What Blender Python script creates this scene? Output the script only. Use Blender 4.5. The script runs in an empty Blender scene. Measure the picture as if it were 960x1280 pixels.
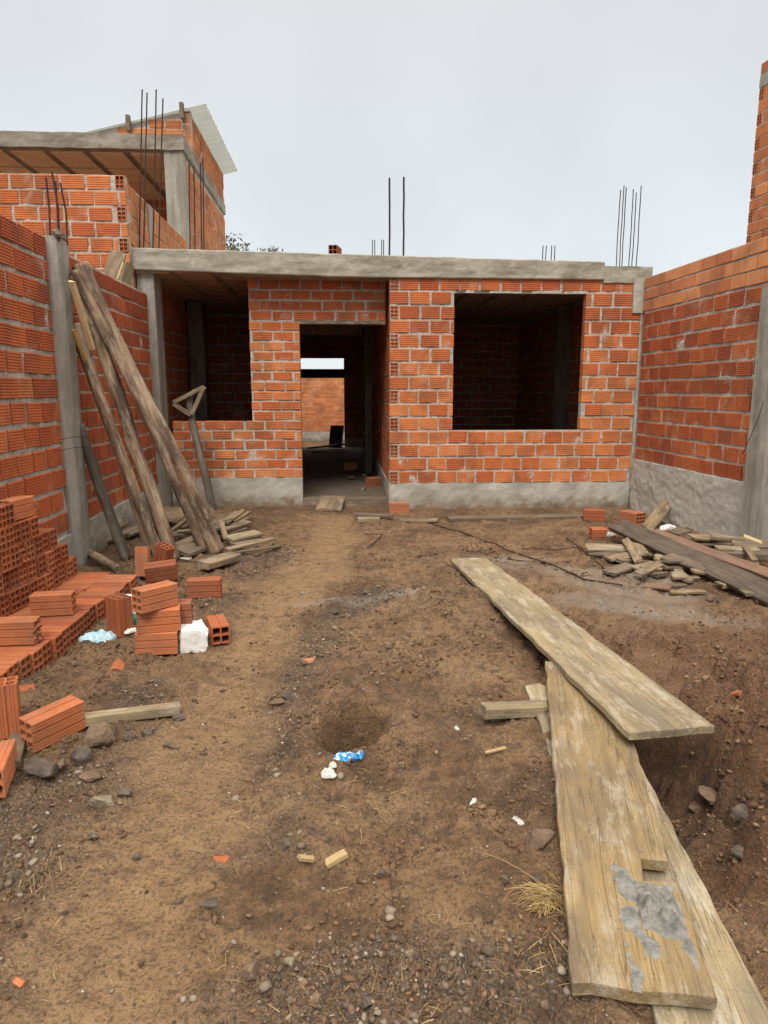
import bpy, bmesh, math, random
import numpy as np
from mathutils import Vector, Matrix, noise
from mathutils.geometry import tessellate_polygon
random.seed(7); rng = np.random.default_rng(7)
R = math.radians
sc = bpy.context.scene
COL = sc.collection

# ---------------------------------------------------------------- camera
F, PITCH, H = 850.0, R(10.0), 1.5
cam_d = bpy.data.cameras.new("camera"); cam = bpy.data.objects.new("camera", cam_d); COL.objects.link(cam)
cam.location = (0, 0, H); cam.rotation_euler = (R(80), 0, 0)
cam_d.sensor_fit = 'VERTICAL'; cam_d.sensor_height = 36; cam_d.lens = F / 1280 * 36
cam_d.clip_start = 0.05; cam_d.clip_end = 2000
sc.camera = cam
_c, _s = math.cos(PITCH), math.sin(PITCH)
def ray(px, py):
    x = (px - 480) / F; y = -(py - 640) / F
    return x, _c + y * _s, -_s + y * _c
def at(px, py, z=0.0):                       # measured photo point -> point at height z
    d = ray(px, py); t = (z - H) / d[2]
    return Vector((d[0] * t, d[1] * t, z))
def aty(px, py, Y):
    d = ray(px, py); t = Y / d[1]
    return Vector((d[0] * t, Y, H + d[2] * t))

# ---------------------------------------------------------------- node helper
class NT:
    def __init__(self, name):
        self.m = bpy.data.materials.new(name); self.m.use_nodes = True
        self.t = self.m.node_tree; self.t.nodes.clear()
    def n(self, typ, props=None, **ins):
        nd = self.t.nodes.new('ShaderNode' + typ)
        for k, v in (props or {}).items(): setattr(nd, k, v)
        for k, v in ins.items():
            key = int(k[1:]) if k[0] == '_' and k[1:].isdigit() else k.replace('_', ' ')
            s = nd.inputs[key]
            if isinstance(v, bpy.types.NodeSocket): self.t.links.new(v, s)
            else: s.default_value = v
        return nd
    def noise(self, vec, scale, detail=4, rough=.55, dist=0.0):
        return self.n('TexNoise', Vector=vec, Scale=scale, Detail=detail, Roughness=rough, Distortion=dist).outputs['Fac']
    def vor(self, vec, scale, feature='F1', out='Distance'):
        return self.n('TexVoronoi', {'feature': feature}, Vector=vec, Scale=scale).outputs[out]
    def ramp(self, fac, stops, interp='LINEAR'):
        nd = self.n('ValToRGB', Fac=fac); cr = nd.color_ramp; cr.interpolation = interp
        while len(cr.elements) > 1: cr.elements.remove(cr.elements[-1])
        for i, (p, c) in enumerate(stops):
            e = cr.elements[0] if i == 0 else cr.elements.new(p)
            e.position = p
            c = (c, c, c) if not isinstance(c, tuple) else c
            e.color = (*c, 1)
        return nd.outputs['Color']
    def mix(self, fac, a, b, blend='MIX'):
        nd = self.n('Mix', {'data_type': 'RGBA', 'blend_type': blend})
        for i, v in ((0, fac), (6, a), (7, b)):
            s = nd.inputs[i]
            if isinstance(v, bpy.types.NodeSocket): self.t.links.new(v, s)
            else: s.default_value = (*v, 1) if isinstance(v, tuple) else v
        return nd.outputs[2]
    def math(self, op, a, b=0.0):
        nd = self.n('Math', {'operation': op})
        for i, v in ((0, a), (1, b)):
            if isinstance(v, bpy.types.NodeSocket): self.t.links.new(v, nd.inputs[i])
            else: nd.inputs[i].default_value = v
        return nd.outputs[0]
    def coord(self, out='Object'): return self.n('TexCoord').outputs[out]
    def mapped(self, vec, scale=(1, 1, 1), loc=(0, 0, 0)):
        nd = self.n('Mapping', Vector=vec)
        nd.inputs['Scale'].default_value = scale
        if isinstance(loc, bpy.types.NodeSocket): self.t.links.new(loc, nd.inputs['Location'])
        else: nd.inputs['Location'].default_value = loc
        return nd.outputs[0]
    def attr(self, name): return self.n('Attribute', {'attribute_name': name}).outputs['Fac']
    def rand(self): return self.n('ObjectInfo').outputs['Random']
    def finish(self, color, rough=.85, bump=None, strength=.5, dist=.01, **kw):
        b = self.n('BsdfPrincipled')
        for k, v in (('Base Color', color), ('Roughness', rough), *[(k.replace('_', ' '), v) for k, v in kw.items()]):
            if isinstance(v, bpy.types.NodeSocket): self.t.links.new(v, b.inputs[k])
            else: b.inputs[k].default_value = (*v, 1) if isinstance(v, tuple) and len(v) == 3 else v
        if bump is not None:
            bn = self.n('Bump', Strength=strength, Distance=dist, Height=bump)
            self.t.links.new(bn.outputs[0], b.inputs['Normal'])
        o = self.n('OutputMaterial'); self.t.links.new(b.outputs[0], o.inputs[0])
        return self.m

M = {}
def brick_material(name, deep, mid, bright, smear, use_random=False, mortar=(.27, .245, .205)):
    t = NT(name); co = t.coord()
    if use_random:
        rnd = t.rand(); tint = rnd
        off = t.n('CombineXYZ', X=t.math('MULTIPLY', rnd, 37.0), Y=t.math('MULTIPLY', rnd, 91.0)).outputs[0]
        co = t.n('VectorMath', {'operation': 'ADD'}, _0=co, _1=off).outputs[0]
    else: tint = t.attr('tint')
    base = t.ramp(tint, [(0.0, deep), (.5, mid), (1.0, bright)])
    n1 = t.noise(co, 9, 5); n2 = t.noise(co, 70, 3); n3 = t.noise(co, 2.2, 6, .65)
    base = t.mix(t.ramp(n1, [(.40, .0), (.75, .4)]), base, (deep[0] * .7, deep[1] * .8, deep[2]))
    base = t.mix(t.ramp(n2, [(.5, 0.0), (.8, .35)]), base, (bright[0], bright[1] * 1.25, bright[2] * 1.5))
    sm = t.noise(co, 17, 6, .75)
    base = t.mix(t.ramp(sm, [(.62 - smear, 0.0), (.80 - smear, .85)]), base, mortar)
    base = t.mix(t.ramp(n3, [(.46, 0.0), (.62, .42)]), base, (.20, .12, .08) if use_random else (.16, .08, .05))
    hgt = t.math('ADD', t.noise(co, 160, 3), t.math('MULTIPLY', sm, .8))
    return t.finish(base, .88, hgt, .35, .004)
M['brick'] = brick_material('fired_brick', (.42, .090, .027), (.55, .150, .043), (.70, .265, .090), -.03)
M['brick_clean'] = brick_material('fired_brick_clean', (.46, .14, .050), (.60, .22, .080), (.70, .31, .125), -.06)
M['brick_old'] = brick_material('fired_brick_weathered', (.39, .080, .026), (.56, .145, .045), (.70, .24, .082), -.04)
M['brick_loose'] = brick_material('fired_brick_loose', (.30, .075, .027), (.43, .122, .042), (.55, .19, .074), -.06, True)

def mortar_mat():
    t = NT('mortar'); co = t.coord()
    n = t.noise(co, 30, 5, .7); n2 = t.noise(co, 3, 4)
    c = t.ramp(n, [(.3, (.28, .252, .212)), (.5, (.48, .448, .39)), (.72, (.64, .61, .55))])
    c = t.mix(t.ramp(n2, [(.45, 0.0), (.75, .4)]), c, (.22, .19, .15))
    return t.finish(c, .95, t.math('ADD', t.noise(co, 90, 4, .7), n), .9, .012)
M['mortar'] = mortar_mat()
def concrete_mat(name, a, b, dark, rough_amt=.4, vscale=(9, 9, 1.2), pock=True, mud=False):
    t = NT(name); co = t.coord()
    n = t.noise(co, 6, 6, .65); st = t.noise(t.mapped(co, vscale), 1.0, 5, .6); f = t.noise(co, 120, 3)
    c = t.mix(t.ramp(n, [(.3, 0.0), (.7, 1.0)]), a, b)
    c = t.mix(t.ramp(st, [(.45, 0.0), (.60, .65)]), c, dark)
    c = t.mix(t.ramp(f, [(.52, 0.0), (.66, .5)]), c, dark)
    bl = t.noise(co, 2.3, 7, .75); c = t.mix(t.ramp(bl, [(.5, 0.0), (.60, .28)]), c, (dark[0] * 1.2, dark[1] * 1.2, dark[2] * 1.2)); c = t.mix(t.ramp(bl, [(.36, .35), (.44, 0.0)]), c, (b[0] * 1.25, b[1] * 1.25, b[2] * 1.25))
    if mud:
        z = t.n('SeparateXYZ', Vector=co).outputs[2]
        mz = t.math('ADD', z, t.math('MULTIPLY', t.math('SUBTRACT', t.noise(co, 7, 5, .7), .5), .45))
        c = t.mix(t.ramp(mz, [(.0, .85), (.16, .0)]), c, (.17, .105, .055))
    v = t.vor(co, 55)
    h = t.math('ADD', t.math('MULTIPLY', n, 1.5), t.math('ADD', f, t.ramp(v, [(0.0, -.6), (.18, .2)])))
    return t.finish(c, .92, h, rough_amt, .008)
M['concrete'] = concrete_mat('cast_concrete', (.30, .285, .245), (.38, .36, .315), (.16, .145, .115))
M['concrete_beam'] = concrete_mat('slab_edge_concrete', (.30, .278, .22), (.45, .42, .35), (.17, .15, .112), .9, (3, 3, 9))
M['plinth'] = concrete_mat('plinth_cement', (.38, .36, .31), (.50, .48, .42), (.25, .23, .19), .8, (2.2, 2.2, 5), True, True)
M['canopy'] = concrete_mat('canopy_concrete', (.24, .215, .175), (.33, .30, .25), (.12, .095, .07), .6, (2, 2, 10))
M['shaded_concrete'] = concrete_mat('shade_tinted_concrete', (.15, .12, .095), (.21, .17, .135), (.08, .06, .045), .6)  # darker concrete for the inner columns, room shade put into the colour
def simple(name, c1, c2, scale=20, rough=.8, bump=.4, d=.004, **kw):
    t = NT(name); co = t.coord(); n = t.noise(co, scale, 5, .65)
    return t.finish(t.mix(t.ramp(n, [(.3, 0.0), (.7, 1.0)]), c1, c2), rough, n, bump, d, **kw)
M['stucco'] = simple('rough_cast_stucco', (.36, .34, .30), (.54, .52, .47), 50, .95, .7, .012)
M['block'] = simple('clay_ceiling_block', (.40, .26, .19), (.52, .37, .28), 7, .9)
M['rust'] = simple('rusted_steel', (.025, .016, .012), (.06, .032, .022), 60, .7, .3, .002, Metallic=.4)
M['foam'] = simple('expanded_polystyrene', (.74, .74, .72), (.86, .86, .85), 140, .7, .6, .003)
M['void'] = simple('dark_opening_panel', (.01, .012, .016), (.02, .022, .028), 5, .25, .0)
M['tile_frag'] = simple('roof_tile', (.25, .10, .055), (.36, .17, .10), 15)
M['lime'] = simple('white_rubble', (.55, .53, .49), (.72, .70, .66), 30, .9)
def sheet_mat():
    t = NT('translucent_roof_sheet'); co = t.coord(); n = t.noise(co, 5, 4)
    c = t.mix(n, (.62, .66, .65), (.72, .75, .74)); d = t.n('BsdfDiffuse', Color=c).outputs[0]; tr = t.n('BsdfTranslucent', Color=c).outputs[0]
    mx = t.n('MixShader'); mx.inputs[0].default_value = .5; t.t.links.new(d, mx.inputs[1]); t.t.links.new(tr, mx.inputs[2])
    o = t.n('OutputMaterial'); t.t.links.new(mx.outputs[0], o.inputs[0]); return t.m
M['sheet'] = sheet_mat()
M['block_pale'] = simple('pale_clay_ceiling_block', (.62, .42, .29), (.72, .54, .40), 4, .9)  # paler than the house blocks, bounce light put into the colour
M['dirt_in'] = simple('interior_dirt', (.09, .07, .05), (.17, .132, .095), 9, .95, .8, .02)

def wood_mat(name, a, b, dark, stain=None, wet=.4, gscale=1.0, moss=None):
    t = NT(name); rnd = t.rand()
    off = t.n('CombineXYZ', X=t.math('MULTIPLY', rnd, 53.0), Y=t.math('MULTIPLY', rnd, 17.0)).outputs[0]
    co = t.n('VectorMath', {'operation': 'ADD'}, _0=t.coord(), _1=off).outputs[0]
    g = t.noise(t.mapped(co, (2.0 * gscale, 30 * gscale, 30 * gscale)), 1.0, 6, .68, .35)
    fine = t.noise(t.mapped(co, (5 * gscale, 190 * gscale, 190 * gscale)), 1.0, 3, .6)
    blot = t.noise(t.mapped(co, (2.0, 5, 5)), 1.0, 5, .62)
    saw = t.noise(t.mapped(co, (110, 4, 4)), 1.0, 2, .5)
    c = t.mix(t.ramp(g, [(.36, 0.0), (.64, 1.0)]), a, b)
    c = t.mix(t.ramp(fine, [(.50, 0.0), (.68, .38)]), c, dark)
    c = t.mix(t.ramp(blot, [(.44, 0.0), (.60, wet)]), c, dark)
    c = t.mix(t.ramp(saw, [(.52, 0.0), (.75, .25)]), c, dark)
    if stain is not None:
        s = t.noise(t.mapped(co, (3.4, 11, 11)), 1.0, 8, .78)
        c = t.mix(t.ramp(s, [(.50, 0.0), (.62, .75)]), c, stain)
        s2 = t.noise(t.mapped(co, (1.1, 4.5, 4.5), (7, 3, 1)), 1.0, 6, .7)
        c = t.mix(t.ramp(s2, [(.50, 0.0), (.60, .6)]), c, (dark[0] * .9, dark[1] * .95, dark[2] * 1.05))
        sp = t.noise(co, 45, 4, .7)
        c = t.mix(t.ramp(sp, [(.62, 0.0), (.70, .5)]), c, stain)
    crk = t.noise(t.mapped(co, (.9, 26, 26), (3, 1, 8)), 1.0, 3, .5, .15)
    crk = t.ramp(crk, [(.493, 0.0), (.499, 1.0), (.505, 0.0)])
    c = t.mix(t.math('MULTIPLY', crk, .28), c, (.06, .042, .028))
    sp2 = t.noise(co, 75, 2, .5)
    c = t.mix(t.ramp(sp2, [(.66, 0.0), (.73, .75)]), c, (.05, .038, .028))
    c = t.mix(t.math('MULTIPLY', t.math('SUBTRACT', rnd, .5), .5), c, dark)
    h = t.math('ADD', t.math('ADD', g, t.math('MULTIPLY', fine, .5)), t.math('SUBTRACT', t.math('MULTIPLY', saw, .2), crk))
    return t.finish(c, .78, h, .8, .004)
M['board'] = wood_mat('formwork_board', (.24, .155, .060), (.33, .228, .102), (.12, .088, .054), (.37, .32, .235), .62)
M['board_grey'] = wood_mat('formwork_board_grey', (.275, .205, .105), (.37, .295, .17), (.14, .108, .07), (.47, .42, .335), .6)
M['scrap'] = wood_mat('scrap_wood', (.23, .155, .085), (.35, .25, .145), (.09, .064, .042), (.36, .31, .24), .7)
M['scrap_mud'] = wood_mat('muddy_timber', (.20, .14, .09), (.30, .225, .15), (.10, .07, .047), (.34, .29, .22), .6)
M['scrap_dark'] = wood_mat('weathered_scrap_wood', (.15, .11, .075), (.23, .175, .12), (.07, .052, .038), None, .5)
M['pale_wood'] = wood_mat('fresh_lath', (.55, .42, .22), (.66, .53, .32), (.35, .25, .13), None, .3)
M['chip'] = wood_mat('wood_chip_wood', (.38, .26, .12), (.48, .35, .18), (.25, .17, .09), None, .4)
M['yellow_wood'] = wood_mat('yellow_lath', (.50, .31, .08), (.58, .38, .12), (.3, .18, .06), None, .3)
M['dark_plank'] = wood_mat('soaked_plank', (.085, .060, .042), (.155, .115, .083), (.04, .030, .022), None, .6)
M['pink_plank'] = wood_mat('reddish_plank', (.20, .112, .072), (.27, .16, .105), (.12, .07, .048), None, .5)
M['bark'] = wood_mat('peeled_log', (.19, .105, .06), (.46, .34, .22), (.055, .032, .021), (.40, .33, .25), .85, .55)
M['bark_dark'] = wood_mat('dark_log', (.10, .08, .06), (.24, .20, .155), (.045, .034, .026), None, .7, .55)

def rock_mat(name, a, b, c):
    t = NT(name); rnd = t.rand(); co = t.coord()
    off = t.n('CombineXYZ', X=t.math('MULTIPLY', rnd, 53.0)).outputs[0]
    co = t.n('VectorMath', {'operation': 'ADD'}, _0=co, _1=off).outputs[0]
    n = t.noise(co, 14, 6, .7); n2 = t.noise(co, 60, 4)
    col = t.ramp(n, [(.3, a), (.5, b), (.7, c)])
    col = t.mix(t.ramp(n2, [(.45, 0.0), (.75, .5)]), col, a)
    return t.finish(col, .85, t.math('ADD', n, n2), .7, .01)
M['rock'] = rock_mat('wet_rock', (.045, .034, .026), (.10, .076, .056), (.16, .128, .098))
M['rock_pale'] = rock_mat('pale_rock', (.10, .08, .055), (.22, .18, .12), (.33, .29, .21))
M['rock_red'] = rock_mat('reddish_rock', (.08, .049, .032), (.155, .098, .062), (.21, .145, .095))
M['lime_rock'] = rock_mat('whitish_rock', (.35, .33, .29), (.5, .48, .44), (.62, .6, .56))

def gravel_mat():
    t = NT('gravel_stone'); tint = t.attr('tint'); co = t.coord()
    c = t.ramp(tint, [(0.0, (.065, .050, .037)), (.45, (.16, .124, .092)), (.75, (.26, .21, .16)), (.93, (.36, .31, .25)), (.955, (.33, .10, .05)), (.975, (.5, .47, .42)), (1.0, (.6, .58, .54))])
    c = t.mix(.3, c, (.15, .09, .05))
    return t.finish(c, .85, t.noise(co, 120, 4), .5, .004)
M['gravel'] = gravel_mat()
def straw_mat():
    t = NT('dry_straw'); tint = t.attr('tint')
    return t.finish(t.ramp(tint, [(0.0, (.17, .105, .035)), (.6, (.32, .21, .075)), (1.0, (.45, .33, .14))]), .7)
M['straw'] = straw_mat()
def leaf_mat():
    t = NT('leaf'); tint = t.attr('tint')
    return t.finish(t.ramp(tint, [(0.0, (.06, .07, .045)), (1.0, (.13, .145, .10))]), .7)
M['leaf'] = leaf_mat()
def bag_mat(name, c1, c2, trans=.0):
    t = NT(name); co = t.coord(); n = t.noise(co, 25, 4, .6)
    return t.finish(t.mix(t.ramp(n, [(.35, 0.0), (.65, 1.0)]), c1, c2), .35, n, .3, .006)
M['bag'] = bag_mat('pale_blue_plastic', (.33, .55, .68), (.54, .72, .81))
M['green_plastic'] = bag_mat('green_plastic', (.0, .16, .09), (.02, .28, .17))
M['blue_plastic'] = bag_mat('blue_plastic', (.03, .12, .5), (.06, .22, .62))
M['paper'] = bag_mat('crumpled_paper', (.58, .55, .49), (.76, .74, .70))
def wrapper_mat():
    t = NT('printed_wrapper'); co = t.coord()
    v = t.n('TexVoronoi', Vector=co, Scale=60.0).outputs['Color']
    s = t.n('SeparateColor', Color=v).outputs[0]
    c = t.ramp(s, [(0.0, (.02, .22, .52)), (.34, (.05, .34, .62)), (.50, (.55, .68, .74)), (.70, (.75, .77, .78)), (.88, (.36, .06, .06)), (.92, (.20, .45, .66))], 'CONSTANT')
    return t.finish(c, .3, t.noise(co, 60, 3), .3, .004)
M['wrapper'] = wrapper_mat()

def soil_mat():
    t = NT('soil'); co = t.coord()
    path, lime, red, grit, wet = (t.attr(a) for a in ('path', 'lime', 'red', 'grit', 'wet'))
    n1 = t.noise(co, 1.7, 6, .65); n2 = t.noise(co, 13, 6, .7); n3 = t.noise(co, 75, 4, .65); n4 = t.noise(co, 300, 2)
    c = t.ramp(n1, [(.38, (.150, .078, .032)), (.5, (.265, .148, .067)), (.62, (.35, .212, .104))])
    c = t.mix(t.ramp(n2, [(.48, 0.0), (.62, .72)]), c, (.075, .044, .025))  # dark blotches put crevice shade into the soil colour
    c = t.mix(t.ramp(n2, [(.34, .6), (.45, .0)]), c, (.36, .23, .125))
    c = t.mix(red, c, t.ramp(n2, [(.38, (.15, .066, .031)), (.62, (.29, .140, .068))]))
    c = t.mix(t.math('MULTIPLY', path, .95), c, t.ramp(n2, [(.36, (.43, .268, .134)), (.52, (.36, .215, .105)), (.66, (.21, .120, .058))]))
    pv = t.n('TexVoronoi', Vector=co, Scale=95.0, Randomness=1.0)
    peb = t.n('SeparateColor', Color=pv.outputs['Color']).outputs[0]
    pc = t.ramp(peb, [(0.0, (.075, .056, .040)), (.5, (.165, .125, .090)), (.85, (.25, .20, .155)), (.96, (.22, .2, .17)), (1.0, (.4, .38, .34))])
    gm = t.math('MULTIPLY', t.math('MULTIPLY', grit, .75), t.ramp(pv.outputs['Distance'], [(.35, 1.0), (.62, .25)]))
    c = t.mix(gm, c, pc)
    c = t.mix(t.ramp(n3, [(.5, 0.0), (.62, .65)]), c, (.060, .036, .021))  # fine dark specks also stand in for crevice shade
    c = t.mix(t.ramp(n4, [(.64, 0.0), (.72, .4)]), c, (.26, .20, .14))
    wv = t.n('TexVoronoi', Vector=co, Scale=38.0); ws = t.n('SeparateColor', Color=wv.outputs['Color']).outputs[1]
    fleck = t.math('MULTIPLY', t.ramp(ws, [(.955, 0.0), (.965, 1.0)]), t.ramp(wv.outputs['Distance'], [(.10, 1.0), (.16, 0.0)]))
    c = t.mix(fleck, c, (.50, .46, .40))
    c = t.mix(wet, c, (.045, .028, .018))
    lm = t.math('MULTIPLY', lime, t.ramp(t.math('ADD', t.math('MULTIPLY', n2, .6), t.math('MULTIPLY', n3, .5)), [(.42, 0.0), (.66, .8)]))
    c = t.mix(lm, c, (.40, .36, .30))
    vh = t.math('MULTIPLY', t.ramp(pv.outputs['Distance'], [(.0, 1.0), (.7, 0.0)]), t.math('ADD', t.math('MULTIPLY', grit, .9), .15))
    h = t.math('ADD', t.math('ADD', t.math('MULTIPLY', n2, 1.6), t.math('MULTIPLY', n3, .9)), vh)
    return t.finish(c, t.ramp(n2, [(.3, .62), (.7, .9)]), t.math('ADD', h, t.math('MULTIPLY', t.noise(co, 190, 3, .7), .5)), 1.0, .026)
M['soil'] = soil_mat()

# ---------------------------------------------------------------- mesh helpers
class MB:
    def __init__(s): s.v, s.f, s.mi, s.ti = [], [], [], []
    def add(s, vs, fs, mi=0, ti=.5):
        o = len(s.v); s.v += [tuple(p) for p in vs]
        s.f += [tuple(i + o for i in f) for f in fs]
        s.mi += [mi] * len(fs); s.ti += [ti] * len(fs)
    def hexa(s, p, mi=0, ti=.5):              # 8 points: bottom ring 0-3, top ring 4-7
        s.add(p, [(0, 3, 2, 1), (4, 5, 6, 7), (0, 1, 5, 4), (1, 2, 6, 5), (2, 3, 7, 6), (3, 0, 4, 7)], mi, ti)
    def box(s, x0, x1, y0, y1, z0, z1, mi=0, ti=.5):
        s.hexa([(x0, y0, z0), (x1, y0, z0), (x1, y1, z0), (x0, y1, z0), (x0, y0, z1), (x1, y0, z1), (x1, y1, z1), (x0, y1, z1)], mi, ti)
    def tube(s, pts, rad, n=8, mi=0, ti=.5):
        pts = [Vector(p) for p in pts]; rings = []
        up = Vector((0.13, .2, 1)).normalized()
        for i, p in enumerate(pts):
            d = (pts[min(i + 1, len(pts) - 1)] - pts[max(i - 1, 0)]).normalized()
            a = d.cross(up); a = a.normalized() if a.length > .05 else d.cross(Vector((1, 0, 0))).normalized()
            b = d.cross(a)
            r = rad[i] if hasattr(rad, '__len__') else rad
            rings.append([p + (a * math.cos(k * 2 * math.pi / n) + b * math.sin(k * 2 * math.pi / n)) * r for k in range(n)])
        vs = [q for r in rings for q in r]; fs = []
        for i in range(len(rings) - 1):
            for k in range(n):
                fs.append((i * n + k, i * n + (k + 1) % n, (i + 1) * n + (k + 1) % n, (i + 1) * n + k))
        fs += [tuple(range(n))[::-1], tuple((len(rings) - 1) * n + k for k in range(n))]
        s.add(vs, fs, mi, ti)
    def mesh(s, name, mats, origin=(0, 0, 0), smooth=False):
        me = bpy.data.meshes.new(name)
        ox, oy, oz = origin
        me.from_pydata([(x - ox, y - oy, z - oz) for x, y, z in s.v], [], s.f)
        for m in mats: me.materials.append(m)
        me.polygons.foreach_set('material_index', s.mi)
        a = me.attributes.new('tint', 'FLOAT', 'FACE'); a.data.foreach_set('value', s.ti)
        if smooth: me.polygons.foreach_set('use_smooth', [True] * len(s.f))
        me.update(); return me
def tag(o, label, cat, group=None, kind='thing'):
    if label: o['label'] = label
    if cat: o['category'] = cat
    if group: o['group'] = group
    if kind: o['kind'] = kind
    return o
def link(name, me, loc=(0, 0, 0), parent=None):
    o = bpy.data.objects.new(name, me); COL.objects.link(o); o.location = loc
    if parent is not None: o.parent = parent
    return o
def thing(name, label, cat, loc=(0, 0, 0), group=None):
    return tag(link(name, None, loc), label, cat, group)
def part(name, mb, mats, parent, label=None, smooth=False):     # mb in world metres
    root = parent; org = Vector((0, 0, 0))
    while root is not None: org += root.location; root = root.parent
    o = link(name, mb.mesh(name, mats, org, smooth), (0, 0, 0), parent)
    if label: o['label'] = label
    return o
def solo(name, mb, mats, label, cat, group=None, smooth=False, base=None, kind='thing'):
    if base is None:
        v = np.array(mb.v); base = Vector((v[:, 0].mean(), v[:, 1].mean(), v[:, 2].min()))
    return tag(link(name, mb.mesh(name, mats, base, smooth), base), label, cat, group, kind)

# ---------------------------------------------------------------- numpy noise
def vnoise(x, y, seed=0):
    xi = np.floor(x).astype(np.int64); yi = np.floor(y).astype(np.int64); xf = x - xi; yf = y - yi
    def h(a, b):
        n = (a * 374761393 + b * 668265263 + seed * 974711) & 0x7fffffff
        n = ((n ^ (n >> 13)) * 1274126177) & 0x7fffffff
        return ((n ^ (n >> 16)) & 0xffff) / 65535.0
    u = xf * xf * xf * (xf * (xf * 6 - 15) + 10); v = yf * yf * yf * (yf * (yf * 6 - 15) + 10)
    return (h(xi, yi) * (1 - u) + h(xi + 1, yi) * u) * (1 - v) + (h(xi, yi + 1) * (1 - u) + h(xi + 1, yi + 1) * u) * v
def fbm(x, y, seed=0, oct=4, gain=.5):
    s = np.zeros_like(x); a, t, f = 1.0, 0.0, 1.0
    for o in range(oct):
        s += a * vnoise(x * f + o * 17.3, y * f - o * 9.1, seed + o); t += a; a *= gain; f *= 2.03
    return s / t
def poly_dist(x, y, pts):
    d = np.full(x.shape, 1e9)
    for (ax, ay), (bx, by) in zip(pts, pts[1:]):
        dx, dy = bx - ax, by - ay; L = dx * dx + dy * dy
        t = np.clip(((x - ax) * dx + (y - ay) * dy) / L, 0, 1)
        d = np.minimum(d, np.hypot(x - ax - t * dx, y - ay - t * dy))
    return d
P2 = lambda *pp: [tuple(at(*p)[:2]) for p in pp]
def sstep(e0, e1, x):
    t = np.clip((x - e0) / (e1 - e0), 0, 1); return t * t * (3 - 2 * t)
def blob(x, y, cx, cy, rx, ry, rot=0.0):
    c, s = math.cos(rot), math.sin(rot); u = (x - cx) * c + (y - cy) * s; v = -(x - cx) * s + (y - cy) * c
    return np.hypot(u / rx, v / ry)
PATH = P2((425, 648), (405, 690), (340, 775), (290, 860), (235, 960), (190, 1080), (130, 1200), (60, 1330))
GULLY = P2((470, 745), (410, 770), (375, 830), (350, 890), (320, 950))
RIDGE = P2((560, 760), (470, 840), (400, 880))
LIMES = [at(700, 715)[:2] + (1.0, .35, -.25), at(820, 760)[:2] + (.9, .3, -.5), at(475, 745)[:2] + (.8, .16, .25), at(560, 700)[:2] + (.3, .2, 0), at(770, 735)[:2] + (.8, .25, -.4)] if False else \
        [(*at(700, 715)[:2], .95, .26, -.35), (*at(830, 765)[:2], .85, .22, -.5), (*at(475, 748)[:2], .75, .10, .25), (*at(640, 700)[:2], .5, .22, -.2), (*at(760, 735)[:2], .7, .2, -.4)]
PIT = at(440, 920)
def fields(x, y):
    wob = (fbm(x * 2.3, y * 2.3, 5, 4) - .5)
    dp = poly_dist(x, y, PATH); pw = .24 + .05 * np.clip(4 - y, 0, 3) * .6
    path = 1 - sstep(pw * .30, pw * 1.65, dp + wob * .50)
    lime = np.zeros_like(x)
    for cx, cy, rx, ry, ro in LIMES: lime = np.maximum(lime, 1 - sstep(.35, 1.15, blob(x, y, cx, cy, rx, ry, ro) + wob * 1.4))
    tr = blob(x, y, 1.14, 2.45, .26, .85, -.16)
    red = np.clip(sstep(.75, 1.25, x + wob * .6) * (1 - sstep(3.0, 5.0, y)), 0, 1) * .7
    gl = poly_dist(x, y, GULLY)
    gz = [(*at(130, 985)[:2], .62, .42), (*at(40, 1090)[:2], .55, .30), (*at(330, 1250)[:2], .36, .16), (*at(470, 1210)[:2], .40, .15), (*at(620, 1230)[:2], .3, .14), (*at(290, 1050)[:2], .28, .2),
          (*at(330, 700)[:2], .55, .5), (*at(250, 760)[:2], .35, .3), (*at(60, 1220)[:2], .35, .3), (*at(190, 880)[:2], .3, .3), (*at(395, 790)[:2], .22, .5), (*at(130, 760)[:2], .5, .4), (*at(620, 745)[:2], .35, .25)]
    grit = (1 - sstep(.08, .26, gl + wob * .25)) * .9
    for cx, cy, rx, ry in gz: grit = np.maximum(grit, (1 - sstep(.2, 1.45, blob(x, y, cx, cy, rx, ry) + wob * 2.0)))
    grit = np.clip(grit * (1 - .85 * path), 0, 1)
    grit = np.maximum(grit, .22 * sstep(.5, .65, fbm(x * 3.1, y * 3.1, 33, 3)) * (1 - path))
    wet = (1 - sstep(.3, 1.0, blob(x, y, 1.14, 2.5, .28, .6))) * .5
    wet = np.maximum(wet, (1 - sstep(.2, 1.0, blob(x, y, .62, 2.05, .12, .5))) * .45)
    wet = np.maximum(wet, (1 - sstep(.2, 1.0, blob(x, y, -2.1, 6.9, .9, .7))) * .4)  # darker soil under the scrap heap, shade put into the colour
    return path, lime, red, grit, wet, gl, tr, wob
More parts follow.
